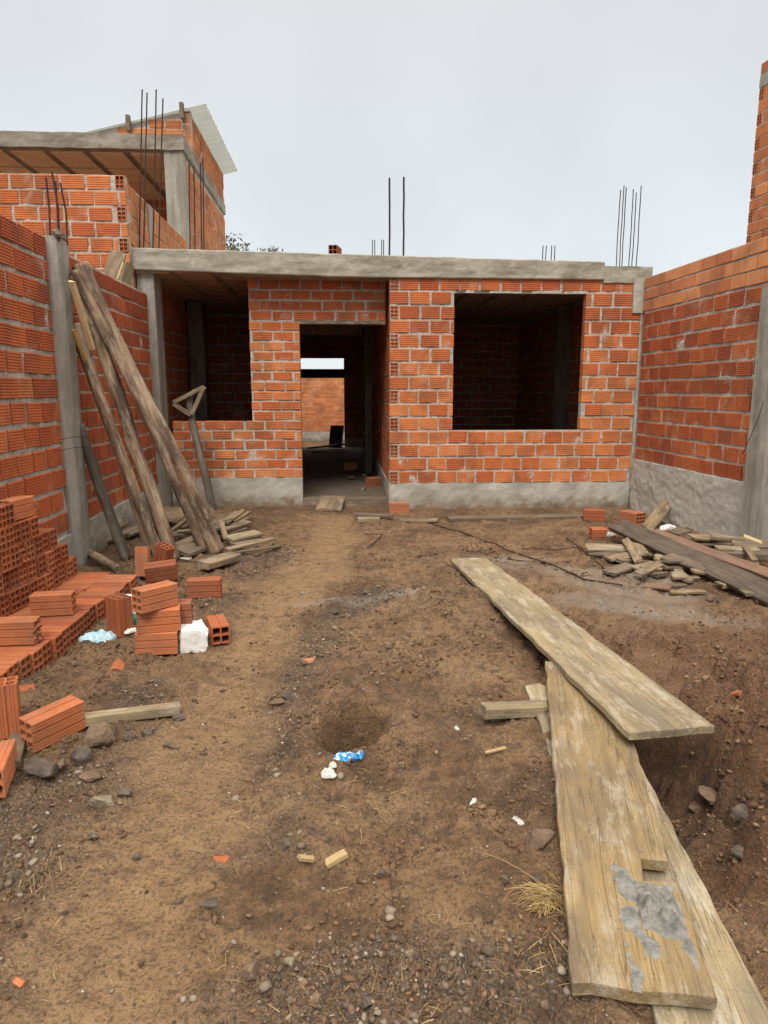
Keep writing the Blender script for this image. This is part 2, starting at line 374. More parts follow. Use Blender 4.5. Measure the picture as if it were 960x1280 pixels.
def height(x, y):
    path, lime, red, grit, wet, gl, tr, wob = fields(x, y)
    near = 1 - sstep(8.0, 9.2, y); near *= 1 - sstep(4.5, 7, np.abs(x))
    z = (fbm(x * 1.1, y * 1.1, 1, 3) - .5) * .07
    amp = (1 - .72 * path)
    z += (fbm(x * 5, y * 5, 2, 4) - .5) * .060 * amp
    z += (fbm(x * 19, y * 19, 3, 3) - .5) * .036 * amp * (1 + .4 * grit) + (vnoise(x * 46, y * 46, 13) - .5) * .012 * amp + (vnoise(x * 85, y * 85, 15) - .5) * .007 * amp * (1 - sstep(3.0, 5.0, y))
    z += np.maximum(0, fbm(x * 11, y * 11, 9, 3) - .54) * .20 * (1 - path) * (.4 + 3.0 * red)
    z += -.02 * path - .035 * (1 - sstep(.0, .22, gl))
    z += .055 * (1 - sstep(.0, .35, poly_dist(x, y, RIDGE)))
    z += .07 * (1 - sstep(.0, .7, np.abs(x - .55) + np.maximum(0, np.abs(y - 3.2) - 1.6)))
    z += -.20 * (1 - sstep(.35, 1.0, tr + wob * .25))
    bank = (1 - sstep(.1, 1.0, blob(x, y, 1.58, 2.35, .48, 1.5, -.14)))
    z += bank * (.17 + .46 * (fbm(x * 4.5, y * 4.5, 21, 4) - .45) + .32 * np.maximum(0, fbm(x * 12, y * 12, 27, 3) - .48))
    pb = blob(x, y, PIT[0], PIT[1] + .06, .185, .25, -.5) + wob * .4
    z += -.25 * (1 - sstep(.5, .92, pb)) + .018 * np.exp(-((pb - 1.25) / .3) ** 2)
    z += .08 * (1 - sstep(.2, 1.0, blob(x, y, -2.0, 7.9, 1.1, .9))) + .08 * (1 - sstep(.1, 1.0, blob(x, y, -1.55, 8.75, .7, .35)))
    return z * near
def gh(x, y): return float(height(np.array([x], float), np.array([y], float))[0])
def gp(px, py, dz=0.0):                      # photo point -> point on the terrain
    z = 0.0
    for _ in range(12):
        p = at(px, py, z); z = .5 * z + .5 * (gh(p.x, p.y) + dz)
    p = at(px, py, z); p.z = gh(p.x, p.y) + dz
    return p

# ---------------------------------------------------------------- ground: one sheet out to the horizon
def ground():
    ys = [-.4]
    while ys[-1] < 9.6: ys.append(ys[-1] + (.03 if ys[-1] < .9 else max(.0075, ys[-1] * .0052)))
    ys = [-400, -150, -50, -15, -5, -1.5] + ys + [10.2, 12, 15, 19, 25, 35, 60, 120, 300, 900]
    xs = list(np.arange(-3.4, 4.6, .0135)); xs = [-900, -300, -100, -40, -15, -7, -4.4] + xs + [5.4, 8, 15, 40, 100, 300, 900]
    X, Y = np.meshgrid(np.array(xs), np.array(ys)); sh = X.shape
    x, y = X.ravel(), Y.ravel(); z = height(x, y)
    path, lime, red, grit, wet = fields(x, y)[:5]
    me = bpy.data.meshes.new('ground')
    nx, ny = sh[1], sh[0]
    i = np.arange(ny - 1)[:, None] * nx + np.arange(nx - 1)[None, :]
    q = np.stack([i, i + 1, i + nx + 1, i + nx], -1).reshape(-1, 4)
    me.vertices.add(nx * ny); me.vertices.foreach_set('co', np.stack([x, y, z], 1).ravel())
    me.loops.add(q.size); me.loops.foreach_set('vertex_index', q.ravel().astype(np.int32))
    me.polygons.add(len(q)); me.polygons.foreach_set('loop_start', np.arange(0, q.size, 4, dtype=np.int32))
    me.polygons.foreach_set('loop_total', np.full(len(q), 4, np.int32)); me.polygons.foreach_set('use_smooth', np.ones(len(q), bool))
    me.update(calc_edges=True)
    for nme, a in (('path', path), ('lime', lime), ('red', red), ('grit', grit), ('wet', wet)):
        at_ = me.attributes.new(nme, 'FLOAT', 'POINT'); at_.data.foreach_set('value', a.astype(np.float32))
    me.materials.append(M['soil'])
    tag(link('ground', me), 'bare brown earth yard with a trodden path', 'ground', None, 'structure')
ground()

# ---------------------------------------------------------------- brick walls
def groove_profile(h, n=5, d=.0065, w=.0075):
    pts = [(0.0, -.003), (.004, 0.0)]
    for i in range(n):
        zc = h * (i + 1) / (n + 1)
        pts += [(zc - w / 2, 0.0), (zc - w / 2 + .001, -d), (zc + w / 2 - .001, -d), (zc + w / 2, 0.0)]
    return pts + [(h - .004, 0.0), (h, -.003)]
class Wall:
    """bricks laid along plan line A->B, faces towards the right-hand side of A->B"""
    def __init__(s, A, B, thick=.10):
        s.A = Vector((A[0], A[1])); s.B = Vector((B[0], B[1])); s.L = (s.B - s.A).length
        s.u = (s.B - s.A) / s.L; s.n = Vector((s.u.y, -s.u.x)); s.th = thick
        s.mb = MB(); s.pend = []; s.hdr = []
    def P(s, a, d, z):
        p = s.A + s.u * a + s.n * d; return (p.x, p.y, z)
    def solid(s, a0, a1, z, holes):
        segs = [(a0, a1)]
        for h0, h1, b, t in holes:
            if b - .03 < z < t + .03:
                ns = []
                for q0, q1 in segs:
                    if q1 <= h0 or q0 >= h1: ns.append((q0, q1)); continue
                    if q0 < h0: ns.append((q0, h0))
                    if q1 > h1: ns.append((h1, q1))
                segs = ns
        return segs
    def brick(s, a0, a1, z, h, ti, jd, tilt, n):
        prof = groove_profile(h, n)
        vs, fs = [], []
        for a in (a0, a1):
            for zz, d in prof: vs.append(s.P(a, d + jd + (a - a0) * tilt, z + zz))
        k = len(prof)
        for i in range(k - 1): fs.append((i, k + i, k + i + 1, i + 1))
        o = len(vs)
        for a in (a0, a1):
            for zz in (0, h): vs.append(s.P(a, -s.th, z + zz))
        fs += [(o, o + 2, k, 0), (k - 1, 2 * k - 1, o + 3, o + 1), (o, o + 1, o + 3, o + 2)]
        fs += [tuple([o] + list(range(0, k)) + [o + 1])]
        fs += [tuple([o + 3] + [2 * k - 1 - i for i in range(k)] + [o + 2])]
        s.mb.add(vs, fs, 0, ti)
    def header(s, a0, w, z, h, ti, jd, rows=3, cols=2):
        s.hdr.append((a0 + .006, a0 + w - .006, z + .006, z + h - .006))
        cx = [a0]; m = .0072; hw = (w - m * (cols + 1)) / cols
        for i in range(cols): cx += [a0 + m + i * (hw + m), a0 + m + i * (hw + m) + hw]
        cx.append(a0 + w); hh = (h - m * (rows + 1)) / rows; cz = [z]
        for i in range(rows): cz += [z + m + i * (hh + m), z + m + i * (hh + m) + hh]
        cz.append(z + h)
        for i in range(len(cx) - 1):
            for j in range(len(cz) - 1):
                x0, x1, z0, z1 = cx[i], cx[i + 1], cz[j], cz[j + 1]
                q = lambda d: [s.P(x0, d, z0), s.P(x1, d, z0), s.P(x1, d, z1), s.P(x0, d, z1)]
                if i % 2 == 1 and j % 2 == 1:
                    s.mb.add(q(jd) + q(-.21), [(0, 4, 5, 1), (1, 5, 6, 2), (2, 6, 7, 3), (3, 7, 4, 0), (4, 7, 6, 5)], 0, 0.0)  # holes take the darkest tint, recess shade put into the colour
                else: s.mb.add(q(jd), [(0, 1, 2, 3)], 0, ti)
        s.mb.add([s.P(a0, jd, z), s.P(a0, jd, z + h), s.P(a0, -s.th, z + h), s.P(a0, -s.th, z), s.P(a0 + w, jd, z), s.P(a0 + w, jd, z + h), s.P(a0 + w, -s.th, z + h), s.P(a0 + w, -s.th, z)],
                 [(0, 1, 2, 3), (4, 7, 6, 5), (1, 5, 6, 2), (0, 3, 7, 4), (3, 2, 6, 7)], 0, ti)
    def courses(s, z0, ncourse, ch, bh, bl=.24, joint=.018, holes=(), start=0.0, end=None, hl=False, hr=False, tr=(.25, .75), tf=None, grooves=5, jit=.004, hp=0, cutbright=True):
        end = s.L if end is None else end
        for k in range(ncourse):
            z = z0 + k * ch; a = start
            if hl and k % 2 == hp:
                s.header(start + .004, .10, z, bh, random.uniform(*tr), .004); a = start + .10 + joint
            elif not hl: a = start - (bl * .5 if (k % 2) else 0) - random.uniform(0, .03)
            e = end
            if hr and k % 2 == hp: s.header(end - .104, .10, z, bh, random.uniform(*tr), .004); e = end - .10 - joint
            while a < e:
                b = a + bl * random.uniform(.97, 1.03)
                for q0, q1 in s.solid(max(a, start), min(b, e), z + bh / 2, holes):
                    if q1 - q0 < .035: continue
                    ti = random.uniform(*tr) if random.random() > .12 else random.uniform(0, 1)
                    if q1 - q0 < bl * .7 and cutbright: ti = min(1.0, ti + .35)
                    if tf: ti = min(1, max(0, ti + tf((q0 + q1) / 2, z)))
                    dz = random.uniform(-jit, jit) * .7
                    s.brick(q0, q1, z + dz, bh * random.uniform(.97, 1.01), ti, random.uniform(-jit, jit), random.uniform(-.02, .02), grooves)
                a = b + joint * random.uniform(.55, 1.35)
        for args in s.pend: s._mortar(*args)
        s.pend = []
    def mortar(s, z0, z1, holes=(), start=0.0, end=None, front=-.012, mi=1, step=.045, amp=.007):
        s.pend.append((z0, z1, list(holes), start, s.L if end is None else end, front, mi, step, amp))
    def _mortar(s, z0, z1, holes, start, end, front, mi, step, amp):
        inset = .004
        hs = [(h0 - inset, h1 + inset, b - inset, t + inset) for h0, h1, b, t in holes]
        hs += [(a, b, c, d) for a, b, c, d in s.hdr if d > z0 and c < z1]
        def cuts(lo, hi, extra):
            c = sorted({lo, hi, *[min(max(e, lo), hi) for e in extra]}); out = [c[0]]
            for p, q in zip(c, c[1:]):
                n = max(1, round((q - p) / step)); out += [p + (q - p) * (i + 1) / n for i in range(n)]
            return out
        ca = cuts(start, end, [e for h in hs for e in h[:2]]); cz = cuts(z0, z1, [e for h in hs for e in h[2:]])
        na, nz = len(ca), len(cz)
        def inh(i, j):
            a, z = (ca[i] + ca[i + 1]) / 2, (cz[j] + cz[j + 1]) / 2
            return any(h[0] < a < h[1] and h[2] < z < h[3] for h in hs)
        vs = []
        for d in (0, 1):
            for j in range(nz):
                for i in range(na):
                    if d == 0:
                        p = s.P(ca[i], 0, cz[j]); f = front + amp * 2 * noise.noise(Vector(p) * 7) + amp * noise.noise(Vector(p) * 21)
                        vs.append(s.P(ca[i], f, cz[j]))
                    else: vs.append(s.P(ca[i], -s.th + .006, cz[j]))
        o = na * nz; fs = []
        for j in range(nz - 1):
            for i in range(na - 1):
                if inh(i, j): continue
                a, b, c, d = j * na + i, j * na + i + 1, (j + 1) * na + i + 1, (j + 1) * na + i
                fs += [(a, b, c, d), (a + o, d + o, c + o, b + o)]
                for di, dj, e in ((0, -1, (a, b)), (1, 0, (b, c)), (0, 1, (c, d)), (-1, 0, (d, a))):
                    ii, jj = i + di, j + dj
                    if not (0 <= ii < na - 1 and 0 <= jj < nz - 1) or inh(ii, jj): fs.append((e[1], e[0], e[0] + o, e[1] + o))
        s.mb.add(vs, fs, mi, .5)
    def slab(s, mb, a0, a1, d0, d1, z0, z1, mi=0, step=.08, amp=.006, seed=0):
        """rough-faced block in the wall's frame: subdivided front (d1) face"""
        na = max(1, round((a1 - a0) / step)); nz = max(1, round((z1 - z0) / step)); vs = []
        for j in range(nz + 1):
            for i in range(na + 1):
                a = a0 + (a1 - a0) * i / na; z = z0 + (z1 - z0) * j / nz
                p = Vector(s.P(a, d1, z)); f = d1 + amp * noise.noise(p * 4 + Vector((seed, 0, 0))) + amp * .6 * noise.noise(p * 15)
                if amp and j in (0, nz): z += amp * .8 * noise.noise(p * 6 + Vector((0, 7, 0)))
                vs.append(s.P(a, f, z))
        o = len(vs); n1 = na + 1
        for j in range(nz + 1):
            for i in range(na + 1): vs.append(s.P(a0 + (a1 - a0) * i / na, d0, z0 + (z1 - z0) * j / nz))
        fs = []
        for j in range(nz):
            for i in range(na):
                a, b, c, d = j * n1 + i, j * n1 + i + 1, (j + 1) * n1 + i + 1, (j + 1) * n1 + i
                fs += [(a, b, c, d), (a + o, d + o, c + o, b + o)]
                if j == 0: fs.append((b, a, a + o, b + o))
                if j == nz - 1: fs.append((d, c, c + o, d + o))
                if i == 0: fs.append((a, d, d + o, a + o))
                if i == na - 1: fs.append((c, b, b + o, c + o))
        mb.add(vs, fs, mi)
ND = Vector((-.0593, .9982))                  # into the house
FD = Vector((.9982, .0593))                   # along the facade
A0 = Vector((.073, 8.686)); B0 = Vector((3.229, 8.873))
BM = [M['brick'], M['mortar']]

def rebar(parent, px, ybase, z0, z1, rad=.006, lean=(0, 0)):
    p = aty(px, 300, ybase); mb = MB(); n = 9
    # keep the bar upright in the world above the measured foot
    x = p.x * 1.0
    pts = [(x + lean[0] * (i / n) + .006 * noise.noise(Vector((x * 9, i * .5, 1))), ybase + lean[1] * (i / n) + .006 * noise.noise(Vector((i * .5, x * 7, 3))), z0 + (z1 - z0) * i / n) for i in range(n + 1)]
    mb.tube(pts, rad, 6)
    return part('rebar', mb, [M['rust']], parent)

# ---------------------------------------------------------------- the unfinished house
house = thing('unfinished_house', 'unfinished single storey orange brick house with flat concrete slab and open doorway', 'house', (0.3, 9.2, 0))
def house_front():
    # forward block with the big square window
    w = Wall(A0, B0, .11)
    win = [(.80, 2.46, 1.02, 2.705)]
    Z0 = .335
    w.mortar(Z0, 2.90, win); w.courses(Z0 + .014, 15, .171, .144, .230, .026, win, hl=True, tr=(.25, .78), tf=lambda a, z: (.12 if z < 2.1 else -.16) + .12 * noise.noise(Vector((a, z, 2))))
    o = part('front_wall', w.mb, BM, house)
    mb = MB(); w.slab(mb, 0, w.L, -.11, .012, -.15, Z0 - .002, amp=.014); part('plinth', mb, [M['plinth']], house)
    mb = MB(); w.slab(mb, 2.47 - .0, 2.475, -.10, -.02, 1.03, 2.70)
    # cement strip where the block meets the side wall, flaring into the beam end
    mb = MB(); w.slab(mb, w.L + .002, w.L + .07, -.11, .012, .0, 2.90, amp=.014); w.slab(mb, w.L - .11, w.L + .085, .004, .026, 2.48, 2.9, amp=.02)
    part('cement_joint', mb, [M['plinth']], house)
    # window lintel
    mb = MB(); w.slab(mb, .74, 2.52, -.105, -.012, 2.704, 2.735, amp=.003); part('lintel', mb, [M['scrap_dark']], house)
    # recessed wall: sill band under the side window, pier, wall over the door (flat-laid bricks)
    off = ND * .35
    Lr = Vector((-2.735, 8.872)); Rr = A0 + off + FD * (-.035)
    r = Wall(Lr, Rr, .15)
    pierL, pierR = 1.02, 1.655
    holes = [(-.1, pierL, 1.122, 3.2), (pierR, r.L + .1, .0, 2.378)]
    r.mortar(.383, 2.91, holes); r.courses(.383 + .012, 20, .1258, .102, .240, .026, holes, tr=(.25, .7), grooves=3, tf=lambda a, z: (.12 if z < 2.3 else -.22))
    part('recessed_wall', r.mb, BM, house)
    mb = MB(); r.slab(mb, -.05, pierR, -.15, .012, -.15, .381, amp=.012); part('plinth', mb, [M['plinth']], house)
    mb = MB(); r.slab(mb, pierR - .06, r.L, -.14, -.004, 2.36, 2.40, amp=.003); part('lintel', mb, [M['scrap']], house, 'pale wooden door lintel')
    mb = MB(); r.slab(mb, pierR + .004, r.L + .03, -.16, .10, -.1, .10, amp=.012); part('threshold', mb, [M['scrap_mud']], house)
    # corner column by the side window
    c = Wall(Vector((-2.98, 8.56)), Vector((-2.78, 8.572)), .20)
    mb = MB(); c.slab(mb, 0, c.L, -.34, 0, -.1, 2.93, amp=.008); part('column', mb, [M['concrete']], house)
    # upstand cement between column and side yard wall
    # passage wall behind the forward block's edge
    s = Wall(A0 + ND * 6.0, A0 + ND * .012, .10)
    s.mortar(.33, 2.9); s.courses(.345, 15, .171, .149, .235, .02, tr=(.15, .6)); part('passage_wall', s.mb, BM, house)
    mb = MB(); s.slab(mb, 0, s.L, -.1, .012, -.15, .328, amp=.01); part('plinth', mb, [M['plinth']], house)
    # rear pier of the passage with open brick ends, and a concrete column
    pr = A0 + ND * 6.2
    p = Wall(Vector((-.47, 14.9)), Vector((1.6, 15.0)), .12); p.mortar(.3, 2.9); p.courses(.3, 15, .171, .149, hl=True, tr=(.0, .4)); part('partition_wall', p.mb, BM, house)
    mb = MB(); p.slab(mb, 0, 1.0, -.1, .01, -.1, .3); part('plinth', mb, [M['plinth']], house)
    mb = MB(); mb.box(-.34, -.215, 12.2, 12.36, -.1, 2.9); part('column', mb, [M['shaded_concrete']], house)
    # rooms; darker brick and low tints on partitions put shade into the colour
    Lf = Vector((-3.02, 8.9)); Lb = Lf + ND * 9.3
    l = Wall(Lf, Lb, .12); l.mortar(-.1, 2.96, step=.1); l.courses(.3, 15, .172, .149, tr=(.1, .5)); part('side_wall', l.mb, BM, house)
    rf = B0 + ND * .12; rb = B0 + ND * 9.3
    q = Wall(rb, rf, .12); q.mortar(-.1, 2.96, step=.1); q.courses(.3, 15, .172, .149, tr=(.1, .5)); part('side_wall', q.mb, BM, house)
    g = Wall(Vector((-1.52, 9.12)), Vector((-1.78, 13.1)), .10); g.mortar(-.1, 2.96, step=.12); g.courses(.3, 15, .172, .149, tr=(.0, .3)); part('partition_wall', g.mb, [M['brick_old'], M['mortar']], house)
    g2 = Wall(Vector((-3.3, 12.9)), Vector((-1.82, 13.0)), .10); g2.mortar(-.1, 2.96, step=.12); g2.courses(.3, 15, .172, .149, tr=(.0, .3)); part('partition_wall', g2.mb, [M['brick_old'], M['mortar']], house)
    g3 = Wall(A0 + ND * 6.05 + FD * .4, B0 + ND * 6.05, .10); g4 = Wall(A0 + ND * 2.9 + FD * .005, A0 + ND * 2.9 + FD * .62, .10); g4.mortar(-.1, 2.93, step=.12); g4.courses(.3, 15, .172, .149, tr=(.0, .3)); part('partition_wall', g4.mb, BM, house)
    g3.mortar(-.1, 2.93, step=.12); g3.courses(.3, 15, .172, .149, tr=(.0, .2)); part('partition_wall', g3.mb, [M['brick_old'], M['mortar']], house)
    mb = MB(); p0 = B0 + ND * 2.6 - FD * .24
    w2 = Wall(p0, p0 + FD * .24, .2); w2.slab(mb, 0, .24, -.2, 0, -.1, 2.9); part('column', mb, [M['shaded_concrete']], house)
    mb = MB(); w2 = Wall(Vector((-3.1, 11.1)), Vector((-2.86, 11.11)), .2); w2.slab(mb, 0, .24, -.2, 0, -.1, 2.9); part('column', mb, [M['shaded_concrete']], house)
    # back wall with the opening through to the patio
    bw = Wall(Vector((-3.6, 17.9)), Vector((3.0, 18.2)), .12)
    hb = [(1.35, 2.56, -.2, 2.36)]
    bw.mortar(-.1, 2.96, hb, step=.15); bw.courses(.3, 15, .172, .149, holes=hb, tr=(0, .4)); part('back_wall', bw.mb, BM, house)
    mb = MB(); bw.slab(mb, 1.3, 2.6, -.1, -.02, 1.86, 2.09, amp=0); part('opening_beam', mb, [M['dark_plank']], house)
    # floor inside
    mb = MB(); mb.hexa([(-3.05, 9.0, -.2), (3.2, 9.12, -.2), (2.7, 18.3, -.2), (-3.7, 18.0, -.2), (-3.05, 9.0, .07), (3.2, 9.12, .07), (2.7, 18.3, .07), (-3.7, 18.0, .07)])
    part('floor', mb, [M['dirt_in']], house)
    # roof slab: front edge beam with uneven rim, deck behind
    fl = Vector((-3.02, 8.470)); fm = Vector((2.73, 8.812)); fr = Vector((3.33, 8.855))
    e = Wall(fl, fm, .3); mb = MB()
    n = 90; vs = []
    for i in range(n + 1):
        t = i / n; a = e.L * t
        zt = 3.185 + (3.088 - 3.185) * t + .007 * noise.noise(Vector((a * 3, 0, 0))) + .004 * noise.noise(Vector((a * 11, 3, 0)))
        zb = 2.935 + (2.872 - 2.935) * min(1, t * 2.2) + .004 * noise.noise(Vector((a * 4, 9, 0)))
        rows = [(zb, -.30), (zb, -.004), (zb + .012, .006)]
        for j in range(1, 5):
            zz = zb + (zt - zb) * j / 5; rows.append((zz, .006 + .010 * noise.noise(Vector((a * 2.5, zz * 14, 5))) + .004 * noise.noise(Vector((a * 13, zz * 30, 5)))))
        rows += [(zt - .012, .005), (zt, -.01), (zt, -.30)]
        vs += [e.P(a, d, zz) for zz, d in rows]
    k = len(rows); fs = []
    for i in range(n):
        for j in range(k - 1): fs.append((i * k + j, (i + 1) * k + j, (i + 1) * k + j + 1, i * k + j + 1))
    fs += [tuple(range(k))[::-1], tuple(n * k + j for j in range(k))]
    mb.add(vs, fs)
    e2 = Wall(fm + FD * .004, fr + FD * .02, .3); e2.slab(mb, 0, e2.L, -.3, -.012, 2.84, 3.038, amp=.010)
    e3 = Wall(fm + FD * .2, fr + FD * .018, .3); e3.slab(mb, .3, e3.L, -.2, -.004, 2.76, 2.842, amp=.012)
    bl, br = fl + ND * 9.6, fr + ND * 9.6
    f0, f1 = fl + ND * .3, fr + ND * .3
    mb.hexa([(f0.x, f0.y, 2.93), (f1.x, f1.y, 2.93), (br.x, br.y, 2.93), (bl.x, bl.y, 2.93), (f0.x, f0.y, 3.06), (f1.x, f1.y, 3.02), (br.x, br.y, 3.06), (bl.x, bl.y, 3.06)])
    slab = part('roof_slab', mb, [M['concrete_beam']], house)
    # ceiling of clay blocks between dark joists, seen through the openings
    mb = MB(); mj = MB()
    for i in range(13):
        for j in range(20):
            x0 = -2.98 + i * .48; y0 = .05 + j * .45
            p = fl + FD * (x0 + 3.02) + ND * (y0 + .02); jx = .40 * random.uniform(.97, 1.02)
            zc = 2.926 - random.uniform(0, .006)
            if y0 < .3: zc = min(zc, 2.925)
            a, b, c, d = p, p + FD * jx, p + FD * jx + ND * .41, p + ND * .41
            mb.hexa([(q.x, q.y, zc - .01) for q in (a, b, c, d)] + [(q.x, q.y, zc + .012) for q in (a, b, c, d)])
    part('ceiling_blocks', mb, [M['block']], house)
    q0, q1 = fl + ND * .31, fr + ND * .31
    # bits lying on the slab edge
    Rz = 3.15
    # starter bars
    for px in (173, 178.5, 190, 197.5): rebar(slab_p, px, 8.78, 3.17, 4.95 + random.uniform(-.06, .08), .009, (.15, 0))
    for px in (236, 242, 250.5, 253.5): rebar(slab_p, px, 9.9, 3.06, 4.58 + random.uniform(-.1, .05), .009, (.05, 0))
    for px, zt in ((487, 4.08), (504.5, 4.09)): rebar(slab_p, px, 8.9, 3.1, zt, .013)
    for px in (465.5, 468.5, 477, 479.5): rebar(slab_p, px, 13.0, 3.06, 4.22, .009)
    for px in (679, 683, 690, 694): rebar(slab_p, px, 13.0, 3.06, 4.12, .009)
    for px, zt in ((772, 3.97), (776, 4.02), (779, 4.0), (788, 3.98), (792, 3.94), (797.5, 4.02)): rebar(slab_p, px, 9.0, 3.02, zt, .006)
slab_p = house
house_front()

# ---------------------------------------------------------------- yard walls
def yard_wall_poles():
    root = thing('boundary_wall', 'long weathered brick boundary wall the old poles lean against', 'wall', (-2.75, 5.0, 0))
    X = lambda y: -2.87 - .06 * (y - 8.5)
    n = Wall((X(1.2), 1.2), (X(5.73), 5.73), .12)
    n.mortar(.30, 2.71, step=.035, amp=.006, front=-.014); n.courses(.345, 13, .1855, .150, .235, .022, tr=(.1, .6), grooves=6, tf=lambda a, z: .25 * noise.noise(Vector((a * .9, z, 1))))
    f = Wall((X(5.97), 5.97), (X(8.62), 8.62), .12)
    f.mortar(.34, 2.68, step=.035, amp=.006, front=-.014); f.courses(.356, 14, .1665, .138, .24, .018, tr=(.0, .5), grooves=6, tf=lambda a, z: -.1 + .25 * noise.noise(Vector((a, z, 1))))
    part('brick_panel', n.mb, [M['brick_old'], M['mortar']], root); part('brick_panel', f.mb, [M['brick_old'], M['mortar']], root)
    mb = MB(); n.slab(mb, 0, n.L, -.13, .02, -.15, .30, amp=.012); part('plinth', mb, [M['plinth']], root)
    mb = MB(); f.slab(mb, 0, f.L, -.13, .03, -.15, .338, amp=.016); part('plinth', mb, [M['plinth']], root)
    c = Wall((X(5.74), 5.74), (X(5.96), 5.96), .14); mb = MB()
    vs = []; nz = 40
    for j in range(nz + 1):
        z = -.1 + (2.735 + .1) * j / nz
        for (a, d) in ((-.01, -.14), (-.01, .02), (.015, .075), (.05, .09), (.21, .09), (.23, .07), (.23, -.14)):
            p = Vector(c.P(a, d, z)); k = .006 * noise.noise(p * 5) + .003 * noise.noise(p * 20)
            vs.append(c.P(a + k, d + k, z + (.015 * noise.noise(p * 9) if j == nz else 0)))
    fs = []
    for j in range(nz):
        for i in range(7):
            fs.append((j * 7 + i, j * 7 + (i + 1) % 7, (j + 1) * 7 + (i + 1) % 7, (j + 1) * 7 + i))
    fs.append(tuple(nz * 7 + i for i in range(7)))
    mb.add(vs, fs); part('column', mb, [M['concrete']], root)
    mb = MB(); pts = []
    for i in range(9): pts.append(c.P(.0 + .2 * i / 8, .06 + .02 * math.sin(i * 2.2), 2.745 + .012 * math.sin(i * 1.7)))
    mb.tube(pts, [.03 + .012 * math.sin(i * 2.1) for i in range(9)], 7); part('mortar_lump', mb, [M['scrap_dark']], root)
    for a, d in ((.03, .02), (.03, .09), (.19, .02), (.19, .09)):
        p = c.P(a, d, 2.7); mb = MB(); mb.tube([(p[0], p[1], 2.7), (p[0] + .008, p[1] + .01, 2.95), (p[0] + random.uniform(-.02, .02), p[1], 3.20 + random.uniform(-.03, .03))], .0075, 6)
        part('rebar', mb, [M['rust']], root)
    mb = MB()
    for zz in (1.02, 1.11):
        mb.tube([c.P(-.12, .01, zz), c.P(.0, .10, zz + .02), c.P(.08, .14, zz + .015), c.P(.24, .15, zz - .01), c.P(.31, .10, zz - .015), c.P(.3, .06, zz - .03)], .0025, 5)
    part('tie_wire', mb, [M['rust']], root)
yard_wall_poles()

def yard_wall_bright():
    root = thing('boundary_wall', 'brick boundary wall with clean bright top courses over a stucco base', 'wall', (3.4, 7.0, 0))
    X = lambda y: 3.25 + (8.80 - y) * .1
    w = Wall((X(8.80), 8.80), (X(6.40), 6.40), .12)
    w.mortar(.60, 2.49, step=.04, amp=.006); w.courses(.655, 11, .1675, .137, .23, .028, tr=(.0, .75), grooves=6, tf=lambda a, z: -.05 + .2 * noise.noise(Vector((a, z, 4))), cutbright=False)
    part('brick_panel', w.mb, [M['brick_old'], M['mortar']], root)
    c = Wall((X(8.83), 8.83), (X(1.5), 1.5), .12)
    c.mortar(2.492, 2.895, front=-.010, amp=.003); c.courses(2.494, 3, .138, .121, .25, .014, tr=(.1, 1.0), grooves=0, jit=.003, cutbright=False)
    part('top_courses', c.mb, [M['brick_clean'], M['mortar']], root, 'clean bright orange top courses')
    mb = MB(); w.slab(mb, 0, w.L, -.12, .030, -.15, .645, step=.025, amp=.012); part('stucco_base', mb, [M['stucco']], root)
    mb = MB(); k = Wall((X(6.40), 6.40), (X(6.17), 6.17), .14); k.slab(mb, 0, .25, -.12, .08, -.15, 2.43, amp=.006); part('column', mb, [M['concrete']], root)
    w2 = Wall((X(6.16), 6.16), (X(1.5), 1.5), .12); w2.mortar(.6, 2.49, step=.1); w2.courses(.655, 11, .1675, .143, .24, .02, tr=(.0, .75)); part('brick_panel', w2.mb, [M['brick_old'], M['mortar']], root)
    mb = MB(); w2.slab(mb, 0, w2.L, -.12, .03, -.15, .645, amp=.012); part('stucco_base', mb, [M['stucco']], root)
    mb = MB()
    mb.tube([k.P(-.02, .06, 1.0), k.P(.0, .12, .93), k.P(.10, .13, 1.08), k.P(.2, .13, 1.28), k.P(.23, .12, 1.42)], .003, 5); part('tie_wire', mb, [M['rust']], root)
yard_wall_bright()

# patio wall seen through the doorway
w = Wall((-4.2, 20.6), (.6, 20.9), .12); w.mortar(-.2, 2.02, step=.2); w.courses(.33, 13, .126, .115, .25, .008, tr=(.3, .9), grooves=3, jit=.002)
pw = thing('patio_wall', 'bright orange brick wall glimpsed through the open doorway of the house', 'wall', (-1.6, 20.7, 0))
part('brick_panel', w.mb, [M['brick_clean'], M['mortar']], pw)
mb = MB(); w.slab(mb, 0, w.L, -.12, .02, -.2, .32); part('plinth', mb, [M['plinth']], pw)

